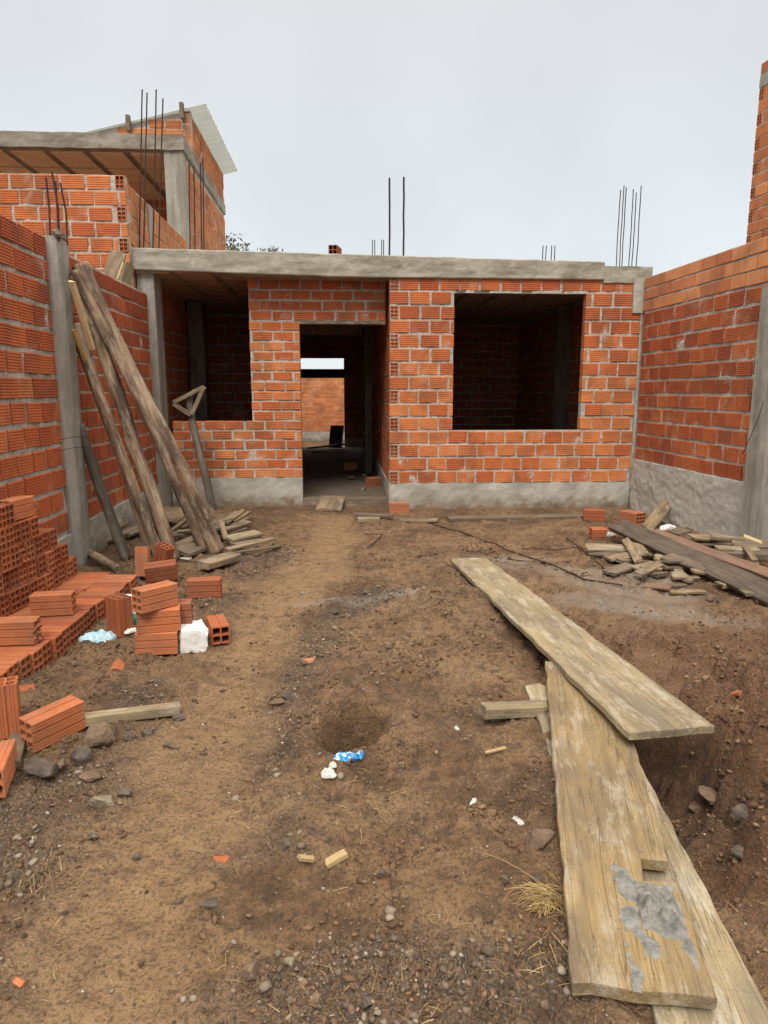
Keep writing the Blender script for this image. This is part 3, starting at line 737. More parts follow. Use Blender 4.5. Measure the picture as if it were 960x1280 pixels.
# ---------------------------------------------------------------- neighbours
def neighbour():
    root = thing('neighbour_house', 'two storey brick house with concrete canopy and translucent roof sheet behind the pole wall', 'house', (-4.0, 10.0, 0))
    C = Vector((-2.985, 8.36))
    f = Wall(C - FD * 3.4, C, .12)
    f.mortar(-.1, 3.955, step=.06, amp=.008); f.courses(1.585, 14, .1705, .146, .255, .026, hr=True, tr=(.3, .75), hp=1)
    part('front_wall', f.mb, BM, root)
    d = Wall(C + ND * .02, C + ND * 3.2, .12)
    d.mortar(2.2, 3.90, step=.08); d.courses(2.55, 8, .1705, .146, .255, .022, tr=(.45, .9)); part('parapet_wall', d.mb, [M['brick_clean'], M['mortar']], root)
    mb = MB(); d.slab(mb, .9, 1.08, -.1, .012, 2.5, 3.88); part('column', mb, [M['concrete']], root)
    # canopy slab on its column
    K = C + ND * 3.17
    mb = MB(); k = Wall(K - FD * .29, K, .22); k.slab(mb, 0, .29, -.24, 0, 2.6, 5.235, amp=.005); part('column', mb, [M['concrete']], root)
    c = Wall(K - FD * 5.4 - ND * .04, K + FD * .03 - ND * .04, .2); mb = MB()
    c.slab(mb, 0, c.L, -2.9, 0, 5.24, 5.46, amp=.012); part('canopy_slab', mb, [M['canopy']], root)
    mb = MB(); md = MB()
    for i in range(11):
        for j in range(4):
            a, b = c.L - .36 - i * .62, c.L - .36 - i * .62 - .50; d0, d1 = -.16 - j * .80, -.16 - j * .80 - .72
            if b < 0: continue
            mb.hexa([c.P(b, d1, 5.215), c.P(a, d1, 5.215), c.P(a, d0, 5.215), c.P(b, d0, 5.215), c.P(b, d1, 5.245), c.P(a, d1, 5.245), c.P(a, d0, 5.245), c.P(b, d0, 5.245)])
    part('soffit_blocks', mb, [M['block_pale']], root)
    # shaded wall under the canopy with a dark panel for the unlit arched opening
    b = Wall(K - FD * 2.6 + ND * 2.7, K + ND * 2.7, .12); b.mortar(2.6, 5.3, step=.12); b.courses(3.0, 14, .1705, .146, tr=(.2, .6)); part('back_wall', b.mb, BM, root)
    mb = MB(); pts = [b.P(1.9 + .0, .02, 3.2), b.P(2.35, .02, 3.2)] + [b.P(2.125 + .225 * math.cos(t * math.pi / 8), .02, 4.55 + .22 * math.sin(t * math.pi / 8)) for t in range(9)]
    q = [Vector(p) + Vector((b.n.x, b.n.y, 0)) * .03 for p in pts]; m = len(pts)
    mb.add(pts + q, [tuple(m + i for i in range(m)), tuple(range(m))[::-1]] + [(i, (i + 1) % m, m + (i + 1) % m, m + i) for i in range(m)]); part('arched_window', mb, [M['void']], root)
    # long side wall with a ring beam, and the upper storey
    s = Wall(K + ND * .24, K + ND * 3.9, .14); s.mortar(2.2, 5.22, step=.1); s.courses(2.6, 15, .1705, .146, .255, .02, tr=(.4, .8)); part('side_wall', s.mb, [M['brick_clean'], M['mortar']], root)
    mb = MB(); s.slab(mb, .0, s.L, -.12, .02, 5.225, 5.42); part('ring_beam', mb, [M['concrete']], root)
    U = K + ND * .75
    u = Wall(U, K + ND * 3.9, .14); u.mortar(5.425, 6.06, step=.1); u.courses(5.43, 4, .158, .14, .255, .018, tr=(.3, .7)); part('upper_wall', u.mb, [M['brick_clean'], M['mortar']], root)
    g = Wall(U - FD * 1.3, U, .12); mb = MB()
    for kk in range(4):
        zk = 5.56 + kk * .135
        a0 = (0, .1, .62, 1.16)[kk]
        gg = Wall(U - FD * (1.3 - a0), U, .12); gg.mortar(zk - .012, zk + .13, front=-.01); gg.courses(zk, 1, .135, .12, .25, .015, hr=True, tr=(.4, .9), hp=0)
        g.mb.add(gg.mb.v, gg.mb.f)
        g.mb.mi[-len(gg.mb.f):] = gg.mb.mi; g.mb.ti[-len(gg.mb.f):] = gg.mb.ti
    g.mb.hexa([g.P(-.4, -.09, 5.55), g.P(1.29, -.09, 5.55), g.P(1.29, -.02, 5.55), g.P(-.4, -.02, 5.55), g.P(-.4, -.09, 5.72), g.P(1.29, -.09, 6.11), g.P(1.29, -.02, 6.11), g.P(-.4, -.02, 5.72)], 1)
    part('gable_wall', g.mb, [M['brick_clean'], M['mortar']], root)
    # corrugated translucent sheet
    mb = MB(); nu, nv = 60, 2; vs = []
    for j in range(nv + 1):
        for i in range(nu + 1):
            dd = -.06 + 3.5 * i / nu; a = -1.75 + 2.02 * j / nv
            p = U + ND * dd + FD * a; vs.append((p.x, p.y, 6.135 + .24 * a + .012 * math.sin(i * math.pi / 2)))
    n1 = nu + 1; fs = [(j * n1 + i, j * n1 + i + 1, (j + 1) * n1 + i + 1, (j + 1) * n1 + i) for j in range(nv) for i in range(nu)]
    o = len(vs); vs2 = [(x, y, z - .006) for x, y, z in vs]
    mb.add(vs + vs2, fs + [tuple(k + o for k in f[::-1]) for f in fs]); part('roof_sheet', mb, [M['sheet']], root)
    for a in (-1.0, -.12):
        p = U + FD * a - ND * .05; mb = MB(); mb.box(p.x - .03, p.x + .03, p.y - .06, p.y + .02, 5.98 + a * .24, 6.22 + a * .24); part('rafter_end', mb, [M['scrap_dark']], root)
neighbour()
def tower():
    root = thing('tall_brick_building', 'tall bare brick building rising behind the wall with bright top courses', 'building', (6.5, 10, 0))
    C = Vector((5.56, 11.0))
    w = Wall(C, C + Vector((.9, -6.0)), .14); w.mortar(2.0, 5.92, step=.12); w.courses(2.0, 23, .1705, .148, .25, .018, tr=(.1, .55), hl=True); part('side_wall', w.mb, [M['brick_clean'], M['mortar']], root)
    mb = MB(); w.slab(mb, 0, w.L, -.14, .008, 5.922, 6.10); part('ring_beam', mb, [M['concrete']], root)
    w2 = Wall(C, C + Vector((.9, -6.0)), .14); w2.mortar(6.102, 6.26, step=.12); w2.courses(6.11, 1, .17, .148, .25, .018, tr=(.0, .4)); part('top_courses', w2.mb, [M['brick_clean'], M['mortar']], root)
    b = Wall(C + Vector((3.0, .45)), C + Vector((.02, .02)), .14); b.mortar(2.0, 6.26, step=.2); b.courses(2.0, 24, .1705, .148, tr=(.1, .55)); part('rear_wall', b.mb, [M['brick_clean'], M['mortar']], root)
tower()
def tree(px, py_top, Y, r, label):
    c = aty(px, py_top, Y); root = thing('tree', label, 'tree', (c.x, Y, 0))
    mb = MB(); mb.tube([(c.x, Y, 0), (c.x + .1, Y, c.z * .5), (c.x, Y, c.z - r * .4)], [.22, .16, .05], 8)
    for k in range(6):
        a = k * 1.05; mb.tube([(c.x, Y, c.z - r * 1.8), (c.x + r * .7 * math.cos(a), Y + r * .7 * math.sin(a), c.z - r * .7)], [.07, .02], 5)
    part('trunk', mb, [M['bark_dark']], root)
    mb = MB()
    for i in range(1500):
        q = Vector((random.gauss(0, .5), random.gauss(0, .5), random.gauss(0, .42)))
        if q.length > 1.15 or noise.noise(q * 2.6 + Vector((px, 0, 0))) < -.18: continue
        p = Vector((c.x, Y, c.z - r)) + q * r; s = random.uniform(.05, .12); a = Vector((random.gauss(0, 1), random.gauss(0, 1), random.gauss(0, 1))).normalized(); b = a.orthogonal().normalized()
        mb.add([p - a * s, p + b * s * .5, p + a * s, p - b * s * .5], [(0, 1, 2, 3)], 0, random.random())
    part('crown', mb, [M['leaf']], root)
tree(291, 294, 34, 1.1, 'sparse treetop peeking above the roof slab beside the neighbour house')
tree(341, 308, 36, .8, 'low rounded treetop barely showing above the middle of the roof slab')

# ---------------------------------------------------------------- loose hollow bricks
BL, BW, BH = .24, .10, .134
def outer_ring(w, h, broken=False):
    d, gw, ch = .0035, .0055, .004
    pts = []
    def side(p, q, n, grooves):
        p, q, n = Vector(p), Vector(q), Vector(n); t = (q - p).normalized(); L = (q - p).length; out = [p + t * ch]
        for g in grooves:
            big = g < 0; g = abs(g); d, gw = (.006, .0095) if big else (.0022, .005)
            c = p + t * (L * g); out += [c - t * gw / 2, c - t * (gw / 2 - .001) - n * d, c + t * (gw / 2 - .001) - n * d, c + t * gw / 2]
        out.append(q - t * ch); return out
    gh_ = [.11, .20, -.333, .46, .54, -.667, .80, .89]; gw_ = [.16, .33, -.5, .67, .84]
    pts += side((-w / 2, 0), (w / 2, 0), (0, -1), gw_) + side((w / 2, 0), (w / 2, h), (1, 0), gh_) + side((w / 2, h), (-w / 2, h), (0, 1), gw_) + side((-w / 2, h), (-w / 2, 0), (-1, 0), gh_)
    return [(p.x, p.y) for p in pts]
def hollow_brick_mesh(name, L=BL, w=BW, h=BH, cols=2, rows=3, jag=0.0):
    mb = MB(); ring = outer_ring(w, h); m = .0078; loops = []
    hw = (w - m * (cols + 1)) / cols; hh = (h - m * (rows + 1)) / rows
    for i in range(cols):
        for j in range(rows):
            x0 = -w / 2 + m + i * (hw + m); z0 = m + j * (hh + m); c = .005
            loops.append([(x0 + c, z0), (x0 + hw - c, z0), (x0 + hw, z0 + c), (x0 + hw, z0 + hh - c), (x0 + hw - c, z0 + hh), (x0 + c, z0 + hh), (x0, z0 + hh - c), (x0, z0 + c)])
    polys = [[Vector((x, z, 0)) for x, z in lp] for lp in [ring] + loops]
    tris = tessellate_polygon(polys); flat = [(p.x, p.y) for lp in polys for p in lp]; N = len(flat)
    segs = 1 if not jag else 1
    def xe(s, p): return s * L / 2 + (jag * noise.noise(Vector((p[0] * 40, p[1] * 40, 3))) if (jag and s > 0) else 0)
    vs = [(xe(-1, p), p[0], p[1]) for p in flat] + [(xe(1, p), p[0], p[1]) for p in flat]
    fs = []
    for t in tris:
        a, b, c = [flat[i] for i in t]; cr = (b[0] - a[0]) * (c[1] - a[1]) - (b[1] - a[1]) * (c[0] - a[0])
        t = t if cr > 0 else t[::-1]
        fs += [tuple(i + N for i in t), tuple(t[::-1])]
    o = 0
    for k, lp in enumerate(polys):
        n = len(lp)
        for i in range(n):
            a, b = o + i, o + (i + 1) % n
            fs.append((a, b, b + N, a + N) if k == 0 else (b, a, a + N, b + N))
        o += n
    mb.add(vs, fs); return mb.mesh(name, [M['brick_loose']])
BRICK = hollow_brick_mesh('hollow_brick')
BRICK_CHIPPED = hollow_brick_mesh('chipped_brick', jag=.035)
BRICK_HALF = hollow_brick_mesh('half_brick', L=.15, jag=.04)
BRICK_FOUR = hollow_brick_mesh('four_hole_brick', w=.11, h=.11, cols=2, rows=2)
BRICK_NINE = hollow_brick_mesh('nine_hole_brick', w=.15, h=.13, cols=3, rows=3)
def put(me, label, loc, yaw=0, pitch=0, roll=0, name='hollow_brick', group=None, cat='brick'):
    o = link(name, me, loc); o.rotation_euler = (R(roll), R(pitch), R(yaw)); o.rotation_mode = 'XYZ'
    return tag(o, label, cat, group)
ORD = 'first second third fourth fifth sixth seventh eighth ninth tenth eleventh twelfth thirteenth fourteenth fifteenth sixteenth seventeenth eighteenth nineteenth twentieth twenty-first twenty-second twenty-third'.split()
G = 'hollow bricks stacked along the pole wall'
PFX, TFX = -1.862, -2.325                      # platform front, tall stack front
def stacks():
    pitch = BW + .006
    for row, (xc, nm) in enumerate(((PFX - BL / 2, 'outer'), (PFX - BL * 1.5 - .004, 'inner'))):
        yend = 5.0 if row == 0 else 5.06
        for i in range(21 if row == 0 else 17):
            y = yend - BW / 2 - i * pitch
            z = max(0, .004) + .004 * math.sin(i * 1.3)
            put(BRICK, f'brick in the {nm} row of the low platform, {ORD[i]} from the pole end', (xc + random.uniform(-.008, .008) + .012 * math.sin(i * .7), y, z), random.uniform(-2, 2), 0, random.uniform(-.6, .6), group=G)
    ends = [5.02, 4.9, 4.74, 4.52, 4.20]
    for k, ye in enumerate(ends):
        n = int((ye - 3.45) / pitch) - (k // 2)
        for i in range(n):
            y = ye - BW / 2 - i * pitch - (.04 if k % 2 else 0)
            put(BRICK_CHIPPED if random.random() < .15 else BRICK, f'brick in the {ORD[k]} course of the tall stack, {ORD[i]} from its stepped end', (TFX - BL / 2 + random.uniform(-.012, .012) + .01 * math.sin(k * 2.1 + i * .4), y, BH + .006 + k * (BH + .002) + .003 * math.sin(i * .9 + k)), random.uniform(-2.5, 2.5), 0, random.uniform(-1.2, 1.2), group=G)
        # hidden base course under the tall stack is carried by plain bricks just outside the platform rows
    for i in range(15):
        put(BRICK, f'brick in the buried bottom course under the tall stack, {ORD[i]} from its stepped end', (TFX - BL / 2 - .004, 5.02 - BW / 2 - i * pitch, .003), random.uniform(-1, 1), group=G)
    zt = BH + .006 + 4 * (BH + .002)
    put(BRICK_CHIPPED, 'chipped brick laid lengthwise on top of the tall stack', (TFX - .07, 4.36, zt + .004), 84, 0, 0, group=G)
    p = at(20, 800, BH); put(BRICK_CHIPPED, 'chipped brick lying across the front of the low platform', tuple(at(20, 803, BH + .006)), 6, 0, 0, group=G)
    put(BRICK, 'brick lying alone across the middle of the low platform', tuple(at(68, 767, BH + .006)), 10, 0, 0, group=G)
stacks()
def gb(px, py, dz=0.0):
    p = gp(px, py); return (p.x, p.y, p.z + dz)
def loose():
    g = 'loose bricks lying about the yard'
    p = gp(76, 934); put(BRICK, 'six-hole brick with open end on the stones beside a short batten', (p.x - .055, p.y + .06, p.z + .015), 58, -2, 3, group=g)
    p = gp(-6, 995); put(BRICK_FOUR, 'brick with four-hole end cut by the photo edge near the dark rocks', (p.x - .04, p.y + .08, p.z + .005), 108, 0, 0, group=g)
    p = gp(4, 928); put(BRICK, 'brick standing upright on its end at the platform corner', (p.x - .09, p.y + .04, p.z + .122), 25, 90, 0, group=g)
    p = gp(139, 792); put(BRICK, 'upright brick standing on its end beside the pale blue bag', (p.x, p.y + .05, p.z + .120), -35, 90, 0, group=g)
    # pile by the white block
    b = gp(194, 820); z = b.z; x, y = b.x, b.y + .06
    put(BRICK, 'bottom brick of the short pile beside the white foam block', (x, y, z + .0), 7, 0, 0, group=g)
    put(BRICK, 'middle brick of the short pile beside the white foam block', (x + .012, y + .01, z + BH + .002), 14, 0, 1.5, group=g)
    put(BRICK, 'top brick of the short pile, its six holes showing', (x + .0, y - .005, z + 2 * BH + .006), 52, 1, 0, group=g)
    put(BRICK, 'lower brick hidden behind the short pile', (x + .05, y + .118, z), 9, 0, 0, group=g)
    put(BRICK, 'upper brick peeking out behind the short pile', (x + .05, y + .12, z + BH + .003), 12, 0, 0, group=g)
    p = gp(254, 747); put(BRICK, 'solitary brick sitting square on the earth near the leaning logs', (p.x, p.y + .05, p.z + .0), 8, 0, 0, group=g)
    p = gp(262, 806); put(BRICK_FOUR, 'ribbed brick tucked behind the white foam block', (p.x + .03, p.y + .10, p.z + .01), -68, 0, 0, group=g)
    p = gp(201, 728); put(BRICK, 'brick tilted on its edge in front of the leaning brick pair', (p.x, p.y + .05, p.z + .02), 14, -5, 14, group=g)
    p = gp(176, 722); put(BRICK, 'front brick of the pair leaning at the foot of the logs', (p.x, p.y + .10, p.z + .11), -80, 76, 0, group=g)
    p = gp(186, 716); put(BRICK, 'rear brick of the pair leaning at the foot of the logs', (p.x + .03, p.y + .16, p.z + .115), -30, 108, 0, group=g)
    p = gp(744, 650); put(BRICK, 'smooth brick on the earth in front of the plinth under the big window', (p.x, p.y + .06, p.z), -12, 0, 0, group=g)
    p = gp(792, 655); put(BRICK_NINE, 'many-holed brick end in the corner under the bright-topped wall', (p.x + .02, p.y + .10, p.z + .01), -62, 0, 0, group=g)
    p = gp(748, 673); put(BRICK_HALF, 'half brick lying beside the whitish stone and wood scraps', (p.x, p.y + .04, p.z - .03), 2, 0, 6, group=g)
    p = gp(499, 641); put(BRICK, 'brick set against the plinth corner next to the doorway', (p.x, p.y + .05, p.z - .01), 2, 0, 0, group=g)
    put(BRICK, 'tilted brick on the dirt floor just inside the doorway', (-.17, 10.4, .075), 38, 0, 8, group=g)
    put(BRICK, 'brick lying deeper in the passage beyond the doorway', (-.62, 12.6, .075), 10, 0, 0, group=g)
    put(BRICK_FOUR, 'single brick perched on the front edge of the roof slab', (-.60, 8.78, 3.145), 80, 0, 0, group=g)
    # shards
    def shard(px, py, L, w, yaw, label, n=3):
        mb = MB(); t = .012
        a = [(-w / 2, 0), (0, w * .38), (w / 2, 0), (w / 2 - t, 0), (0, w * .38 - t * 1.3), (-w / 2 + t, 0)]
        vs = []
        for i in range(5):
            for (yy, zz) in a: vs.append((-L / 2 + L * i / 4 + .012 * noise.noise(Vector((yy * 60, zz * 50, px * .1 + i))), yy + .003 * noise.noise(Vector((i, px, 1))), zz + .003 * noise.noise(Vector((i, px, 5)))))
        k = len(a); fs = [(i * k + j, i * k + (j + 1) % k, (i + 1) * k + (j + 1) % k, (i + 1) * k + j) for i in range(4) for j in range(k)]
        fs += [tuple(range(k))[::-1], tuple(4 * k + j for j in range(k))]; mb.add(vs, fs)
        p = gp(px, py); o = link('brick_shard', mb.mesh('brick_shard', [M['brick_loose']]), (p.x, p.y, p.z + .003)); o.rotation_euler = (R(6), 0, R(yaw)); tag(o, label, 'brick shard', 'broken brick shards')
    shard(147, 834, .11, .07, 105, 'folded brick shard on bare earth below the short brick pile')
    shard(35, 861, .07, .05, 20, 'small flat brick shard at the foot of the low platform')
    shard(925, 868, .07, .06, 40, 'orange brick shard on the bank beyond the plank end')
    shard(277, 1075, .045, .03, 0, 'little orange brick chip in the trodden path')
    shard(385, 827, .07, .05, 20, 'brick chip in the gravel rill beside grey stones')
    shard(25, 1229, .04, .022, 150, 'striped brick chip at the corner of the yard path')
loose()

# ---------------------------------------------------------------- planks, poles
def frame(p0, p1, roll=0.0):
    p0, p1 = Vector(p0), Vector(p1); x = (p1 - p0).normalized(); z = Vector((0, 0, 1))
    if abs(x.z) > .95: z = Vector((0, -1, 0))
    y = z.cross(x).normalized(); z = x.cross(y)
    return Matrix((x, y, z)).transposed().to_4x4() @ Matrix.Rotation(R(roll), 4, 'X')
def plank_mesh(name, L, w, t, mat, seed=0, seg=None, jag=.01, warp=.004):
    seg = seg or max(4, int(L / .12)); mb = MB(); vs = []; ch = min(t, w) * .12
    sec = [(-w / 2 + ch, -t / 2), (0, -t / 2), (w / 2 - ch, -t / 2), (w / 2, -t / 2 + ch), (w / 2, t / 2 - ch), (w / 2 - ch, t / 2), (w / 4, t / 2), (0, t / 2), (-w / 4, t / 2), (-w / 2 + ch, t / 2), (-w / 2, t / 2 - ch), (-w / 2, -t / 2 + ch)]
    k = len(sec); S = Vector((seed * 3.7, seed * 1.3, 0))
    for i in range(seg + 1):
        x = -L / 2 + L * i / seg; wz = warp * noise.noise(S + Vector((x * 1.5, 0, 0))) * 3
        for (y, z) in sec:
            xx = x + (jag * noise.noise(S + Vector((y * 25, i, 9))) if i in (0, seg) else 0)
            yy = y + .006 * min(1, w / .1) * noise.noise(S + Vector((x * 6, 1 if y > 0 else -1, 2)))
            vs.append((xx, yy, z + wz + warp * noise.noise(S + Vector((x * 3, y * 9, 4)))))
    fs = [(i * k + j, (i + 1) * k + j, (i + 1) * k + (j + 1) % k, i * k + (j + 1) % k)[::-1] for i in range(seg) for j in range(k)]
    fs += [tuple(range(k)), tuple(seg * k + j for j in range(k))[::-1]]
    fs = [f[::-1] for f in fs]
    mb.add(vs, fs); return mb.mesh(name, [mat])
_sd = [0]
def plank(name, label, cat, p0, p1, w, t, mat, roll=0, group=None, jag=.012, warp=.004):
    p0, p1 = Vector(p0), Vector(p1); _sd[0] += 1
    me = plank_mesh(name, (p1 - p0).length, w, t, M[mat], _sd[0], None, jag, warp)
    o = link(name, me); o.matrix_world = Matrix.Translation((p0 + p1) / 2) @ frame(p0, p1, roll)
    return tag(o, label, cat, group)
def log(name, label, cat, pts, rad, mat, group=None, n=14, bumpy=.10):
    pts = [Vector(p) for p in pts]; p0, p1 = pts[0], pts[-1]; L = (p1 - p0).length; fr = frame(p0, p1); inv = (Matrix.Translation((p0 + p1) / 2) @ fr).inverted()
    loc = [inv @ p for p in pts]; mb = MB(); seg = max(10, int(L / .06)); _sd[0] += 1; vs = []
    def at_t(t):
        f = t * (len(loc) - 1); i = min(int(f), len(loc) - 2); u = f - i
        pa, pb = loc[max(i - 1, 0)], loc[min(i + 2, len(loc) - 1)]; a, b = loc[i], loc[i + 1]
        m0, m1 = (b - pa) * .5, (pb - a) * .5
        return a * (2 * u ** 3 - 3 * u * u + 1) + m0 * (u ** 3 - 2 * u * u + u) + b * (-2 * u ** 3 + 3 * u * u) + m1 * (u ** 3 - u * u)
    for i in range(seg + 1):
        t = i / seg; c = at_t(t); r = rad[0] + (rad[1] - rad[0]) * t
        for k in range(n):
            th = 2 * math.pi * k / n
            f = 1 + bumpy * noise.noise(Vector((c.x * 4, math.cos(th) * 1.6, math.sin(th) * 1.6 + _sd[0] * 5))) * 1.6 + .11 * noise.noise(Vector((c.x * 14, k * 1.7, _sd[0])))
            jx = .02 * noise.noise(Vector((k, i, _sd[0]))) if i in (0, seg) else 0
            vs.append((c.x + jx, c.y + r * f * math.cos(th), c.z + r * f * math.sin(th)))
    fs = [(i * n + k, i * n + (k + 1) % n, (i + 1) * n + (k + 1) % n, (i + 1) * n + k)[::-1] for i in range(seg) for k in range(n)]
    fs += [tuple(range(n)), tuple(seg * n + k for k in range(n))[::-1]]
    fs = [f[::-1] for f in fs]
    mb.add(vs, fs); me = mb.mesh(name, [M[mat]]); 
    sm = [len(f) == 4 for f in fs]; me.polygons.foreach_set('use_smooth', sm)
    o = link(name, me); o.matrix_world = Matrix.Translation((p0 + p1) / 2) @ fr
    return tag(o, label, cat, group)

def big_board(name, label, px_outline, zf, thick, mat, group, jit=.010, sub=14):
    """outline measured in the photo, lifted onto the sloping plane z = zf(y)"""
    def lift(px, py):
        z = .1
        for _ in range(25): q = at(px, py, z); z = .5 * z + .5 * zf(q.y)
        q = at(px, py, z); return q
    P = [lift(*p) for p in px_outline]
    c = sum(P, Vector()) / len(P)
    ax = (P[0] + P[1]) / 2 - (P[-1] + P[-2]) / 2; ax = ax.normalized(); y = Vector((0, 0, 1)).cross(ax).normalized(); z = ax.cross(y)
    Mx = Matrix.Translation(c) @ Matrix((ax, y, z)).transposed().to_4x4(); inv = Mx.inverted()
    loc = [inv @ p for p in P]; ring = []
    for i, a in enumerate(loc):
        b = loc[(i + 1) % len(loc)]; n = max(1, int((b - a).length / .045))
        for k in range(n):
            q = a.lerp(b, k / n); nn = Vector((-(b - a).y, (b - a).x, 0)).normalized()
            if k: q = q + nn * jit * noise.noise(q * 9 + Vector((i * 3.3, 0, 0)))
            ring.append(q)
    n = len(ring); bm = bmesh.new()
    top = [bm.verts.new((q.x, q.y, 0)) for q in ring]
    edge = [bm.verts.new((q.x * 1.001, q.y + (.003 if q.y > 0 else -.003), -.004)) for q in ring]
    mid = [bm.verts.new((q.x, q.y + (.003 if q.y > 0 else -.003), -thick * .85)) for q in ring]
    bot = [bm.verts.new((q.x, q.y, -thick)) for q in ring]
    tf = bm.faces.new(top); bf = bm.faces.new(bot[::-1])
    for r0, r1 in ((top, edge), (edge, mid), (mid, bot)):
        for i in range(n): bm.faces.new((r0[i], r1[i], r1[(i + 1) % n], r0[(i + 1) % n]))
    bmesh.ops.recalc_face_normals(bm, faces=bm.faces)
    bmesh.ops.triangulate(bm, faces=[tf, bf])
    me = bpy.data.meshes.new(name); bm.to_mesh(me); bm.free(); me.materials.append(M[mat])
    o = link(name, me); o.matrix_world = Mx
    return tag(o, label, 'board', group), Mx, lift
GB = 'formwork boards laid on the earth'
z3 = lambda y: .062 + .010 * y
z2 = lambda y: .125 + .016 * (y - 1.4)
z1 = lambda y: .215 - .045 * (y - 2.5) if y > 2.0 else .24
b3, _, _ = big_board('formwork_board', 'lowest wide board, mostly under the notched board', [(742, 930), (800, 955), (1000, 1340), (834, 1340)], z3, .028, 'board_grey', GB)
b2, B2M, lift2 = big_board('formwork_board', 'notched yellowish board with a patch of dried mortar', [(682, 826), (765, 834), (835, 1077), (800, 1073), (803, 1101), (846, 1104), (895, 1247), (717, 1229)], z2, .034, 'board', GB)
b1, _, _ = big_board('formwork_board', 'long pale board lying across the top of the other boards', [(563, 698), (607, 697), (892, 907), (787, 915)], z1, .032, 'board_grey', GB)
big_board('formwork_board', 'short narrow board sticking out under the notched board', [(657, 857), (685, 853), (716, 960), (690, 945)], lambda y: .085, .025, 'board_grey', GB)
plank('batten', 'short pale batten propping up the boards', 'batten', gp(604, 889, .055), gp(690, 886, .03), .07, .055, 'board_grey')
def mortar_patch():
    def grid(poly, name, hmax, label, res=.0042):
        L = [B2M.inverted() @ lift2(*p) for p in poly]; xs = [p.x for p in L]; ys = [p.y for p in L]
        nx = int((max(xs) - min(xs)) / res) + 2; ny = int((max(ys) - min(ys)) / res) + 2
        X, Y = np.meshgrid(np.linspace(min(xs), max(xs), nx), np.linspace(min(ys), max(ys), ny)); inside = np.zeros(X.shape, bool); pts = [(p.x, p.y) for p in L]
        for (ax, ay), (bx, by) in zip(pts, pts[1:] + pts[:1]):
            cond = ((ay > Y) != (by > Y)) & (X < (bx - ax) * (Y - ay) / (by - ay + 1e-12) + ax); inside ^= cond
        d = poly_dist(X.ravel(), Y.ravel(), pts + pts[:1]).reshape(X.shape); d = np.where(inside, d, -d)
        n1 = fbm(X.ravel() * 22, Y.ravel() * 22, 4, 4).reshape(X.shape); n2 = fbm(X.ravel() * 75, Y.ravel() * 75, 8, 3).reshape(X.shape)
        Z = hmax * np.clip((d + (n1 - .5) * .05) / .03, -1, 1) * (.05 + 1.9 * np.clip(n1 - .28, 0, 1) * (.2 + 1.7 * n2))
        keep = Z > .0004; idx = -np.ones(X.shape, int); vs = []; fs = []
        for j in range(ny - 1):
            for i in range(nx - 1):
                if keep[j, i] or keep[j + 1, i] or keep[j, i + 1] or keep[j + 1, i + 1]:
                    f = []
                    for jj, ii in ((j, i), (j, i + 1), (j + 1, i + 1), (j + 1, i)):
                        if idx[jj, ii] < 0: idx[jj, ii] = len(vs); vs.append((X[jj, ii], Y[jj, ii], max(Z[jj, ii], -.002) + .0006))
                        f.append(int(idx[jj, ii]))
                    fs.append(tuple(f))
        if not fs: return
        mb = MB(); mb.add(vs, fs); me = mb.mesh(name, [M['mortar_wet']], smooth=True)
        o = link(name, me, parent=b2); o['label'] = label
    M['mortar_wet'] = simple('drying_mortar', (.10, .096, .088), (.27, .26, .235), 30, .95, .8, .015)
    grid([(796, 1102), (843, 1106), (858, 1150), (868, 1185), (882, 1216), (868, 1212), (852, 1178), (832, 1172), (818, 1160), (803, 1158), (797, 1130)], 'mortar_patch', .042, 'lumpy grey mortar patch')
    grid([(770, 1082), (784, 1088), (799, 1120), (796, 1150), (786, 1160), (791, 1200), (803, 1242), (793, 1240), (783, 1195), (779, 1140), (773, 1110)], 'mortar_streak', .006, 'thin grey mortar streak')
    grid([(788, 1155), (800, 1155), (826, 1190), (818, 1202), (806, 1196), (792, 1175)], 'mortar_lump', .02, 'smooth oval mortar lump')
mortar_patch()

# poles leaning on the yard wall
GP = 'poles leaning in the corner'
def wl(px, py, dx=0.0):                     # point just off the pole wall plane
    d = ray(px, py); nx, ny = 1.0, .06; x0 = -2.87 + .06 * 8.5 + dx
    t = x0 / (d[0] + .06 * d[1]); return Vector((d[0] * t, d[1] * t, H + d[2] * t))
log('leaning_pole', 'thick split log nearest the window, leaning from wall top to scrap heap', 'pole', [gp(271, 690, .0), gp(271, 690).lerp(wl(100, 330, .16), .33) + Vector((.03, 0, .02)), gp(271, 690).lerp(wl(100, 330, .16), .7) + Vector((-.02, 0, .01)), wl(100, 330, .16)], (.075, .06), 'bark', GP, 16, .24)
log('leaning_pole', 'pale log pressed against the thick split log', 'pole', [gp(258, 692, .0), gp(258, 692).lerp(wl(93, 338, .13), .5) + Vector((.05, -.03, .0)), wl(93, 338, .13)], (.05, .04), 'bark', GP, 14, .22)
log('leaning_pole', 'reddish brown log standing in the middle of the leaning bunch', 'pole', [gp(218, 700), gp(218, 700).lerp(wl(97, 360, .11), .4) + Vector((.0, 0, .02)), gp(218, 700).lerp(wl(97, 360, .11), .75) + Vector((.02, 0, .01)), wl(97, 360, .11)], (.062, .045), 'bark', GP, 16, .24)
log('leaning_pole', 'grey barked log with a pale stripe beside the reddish log', 'pole', [gp(203, 704), gp(203, 704).lerp(wl(95, 405, .09), .5) + Vector((-.02, -.01, .02)), wl(95, 405, .09)], (.052, .035), 'bark', GP, 14, .22)
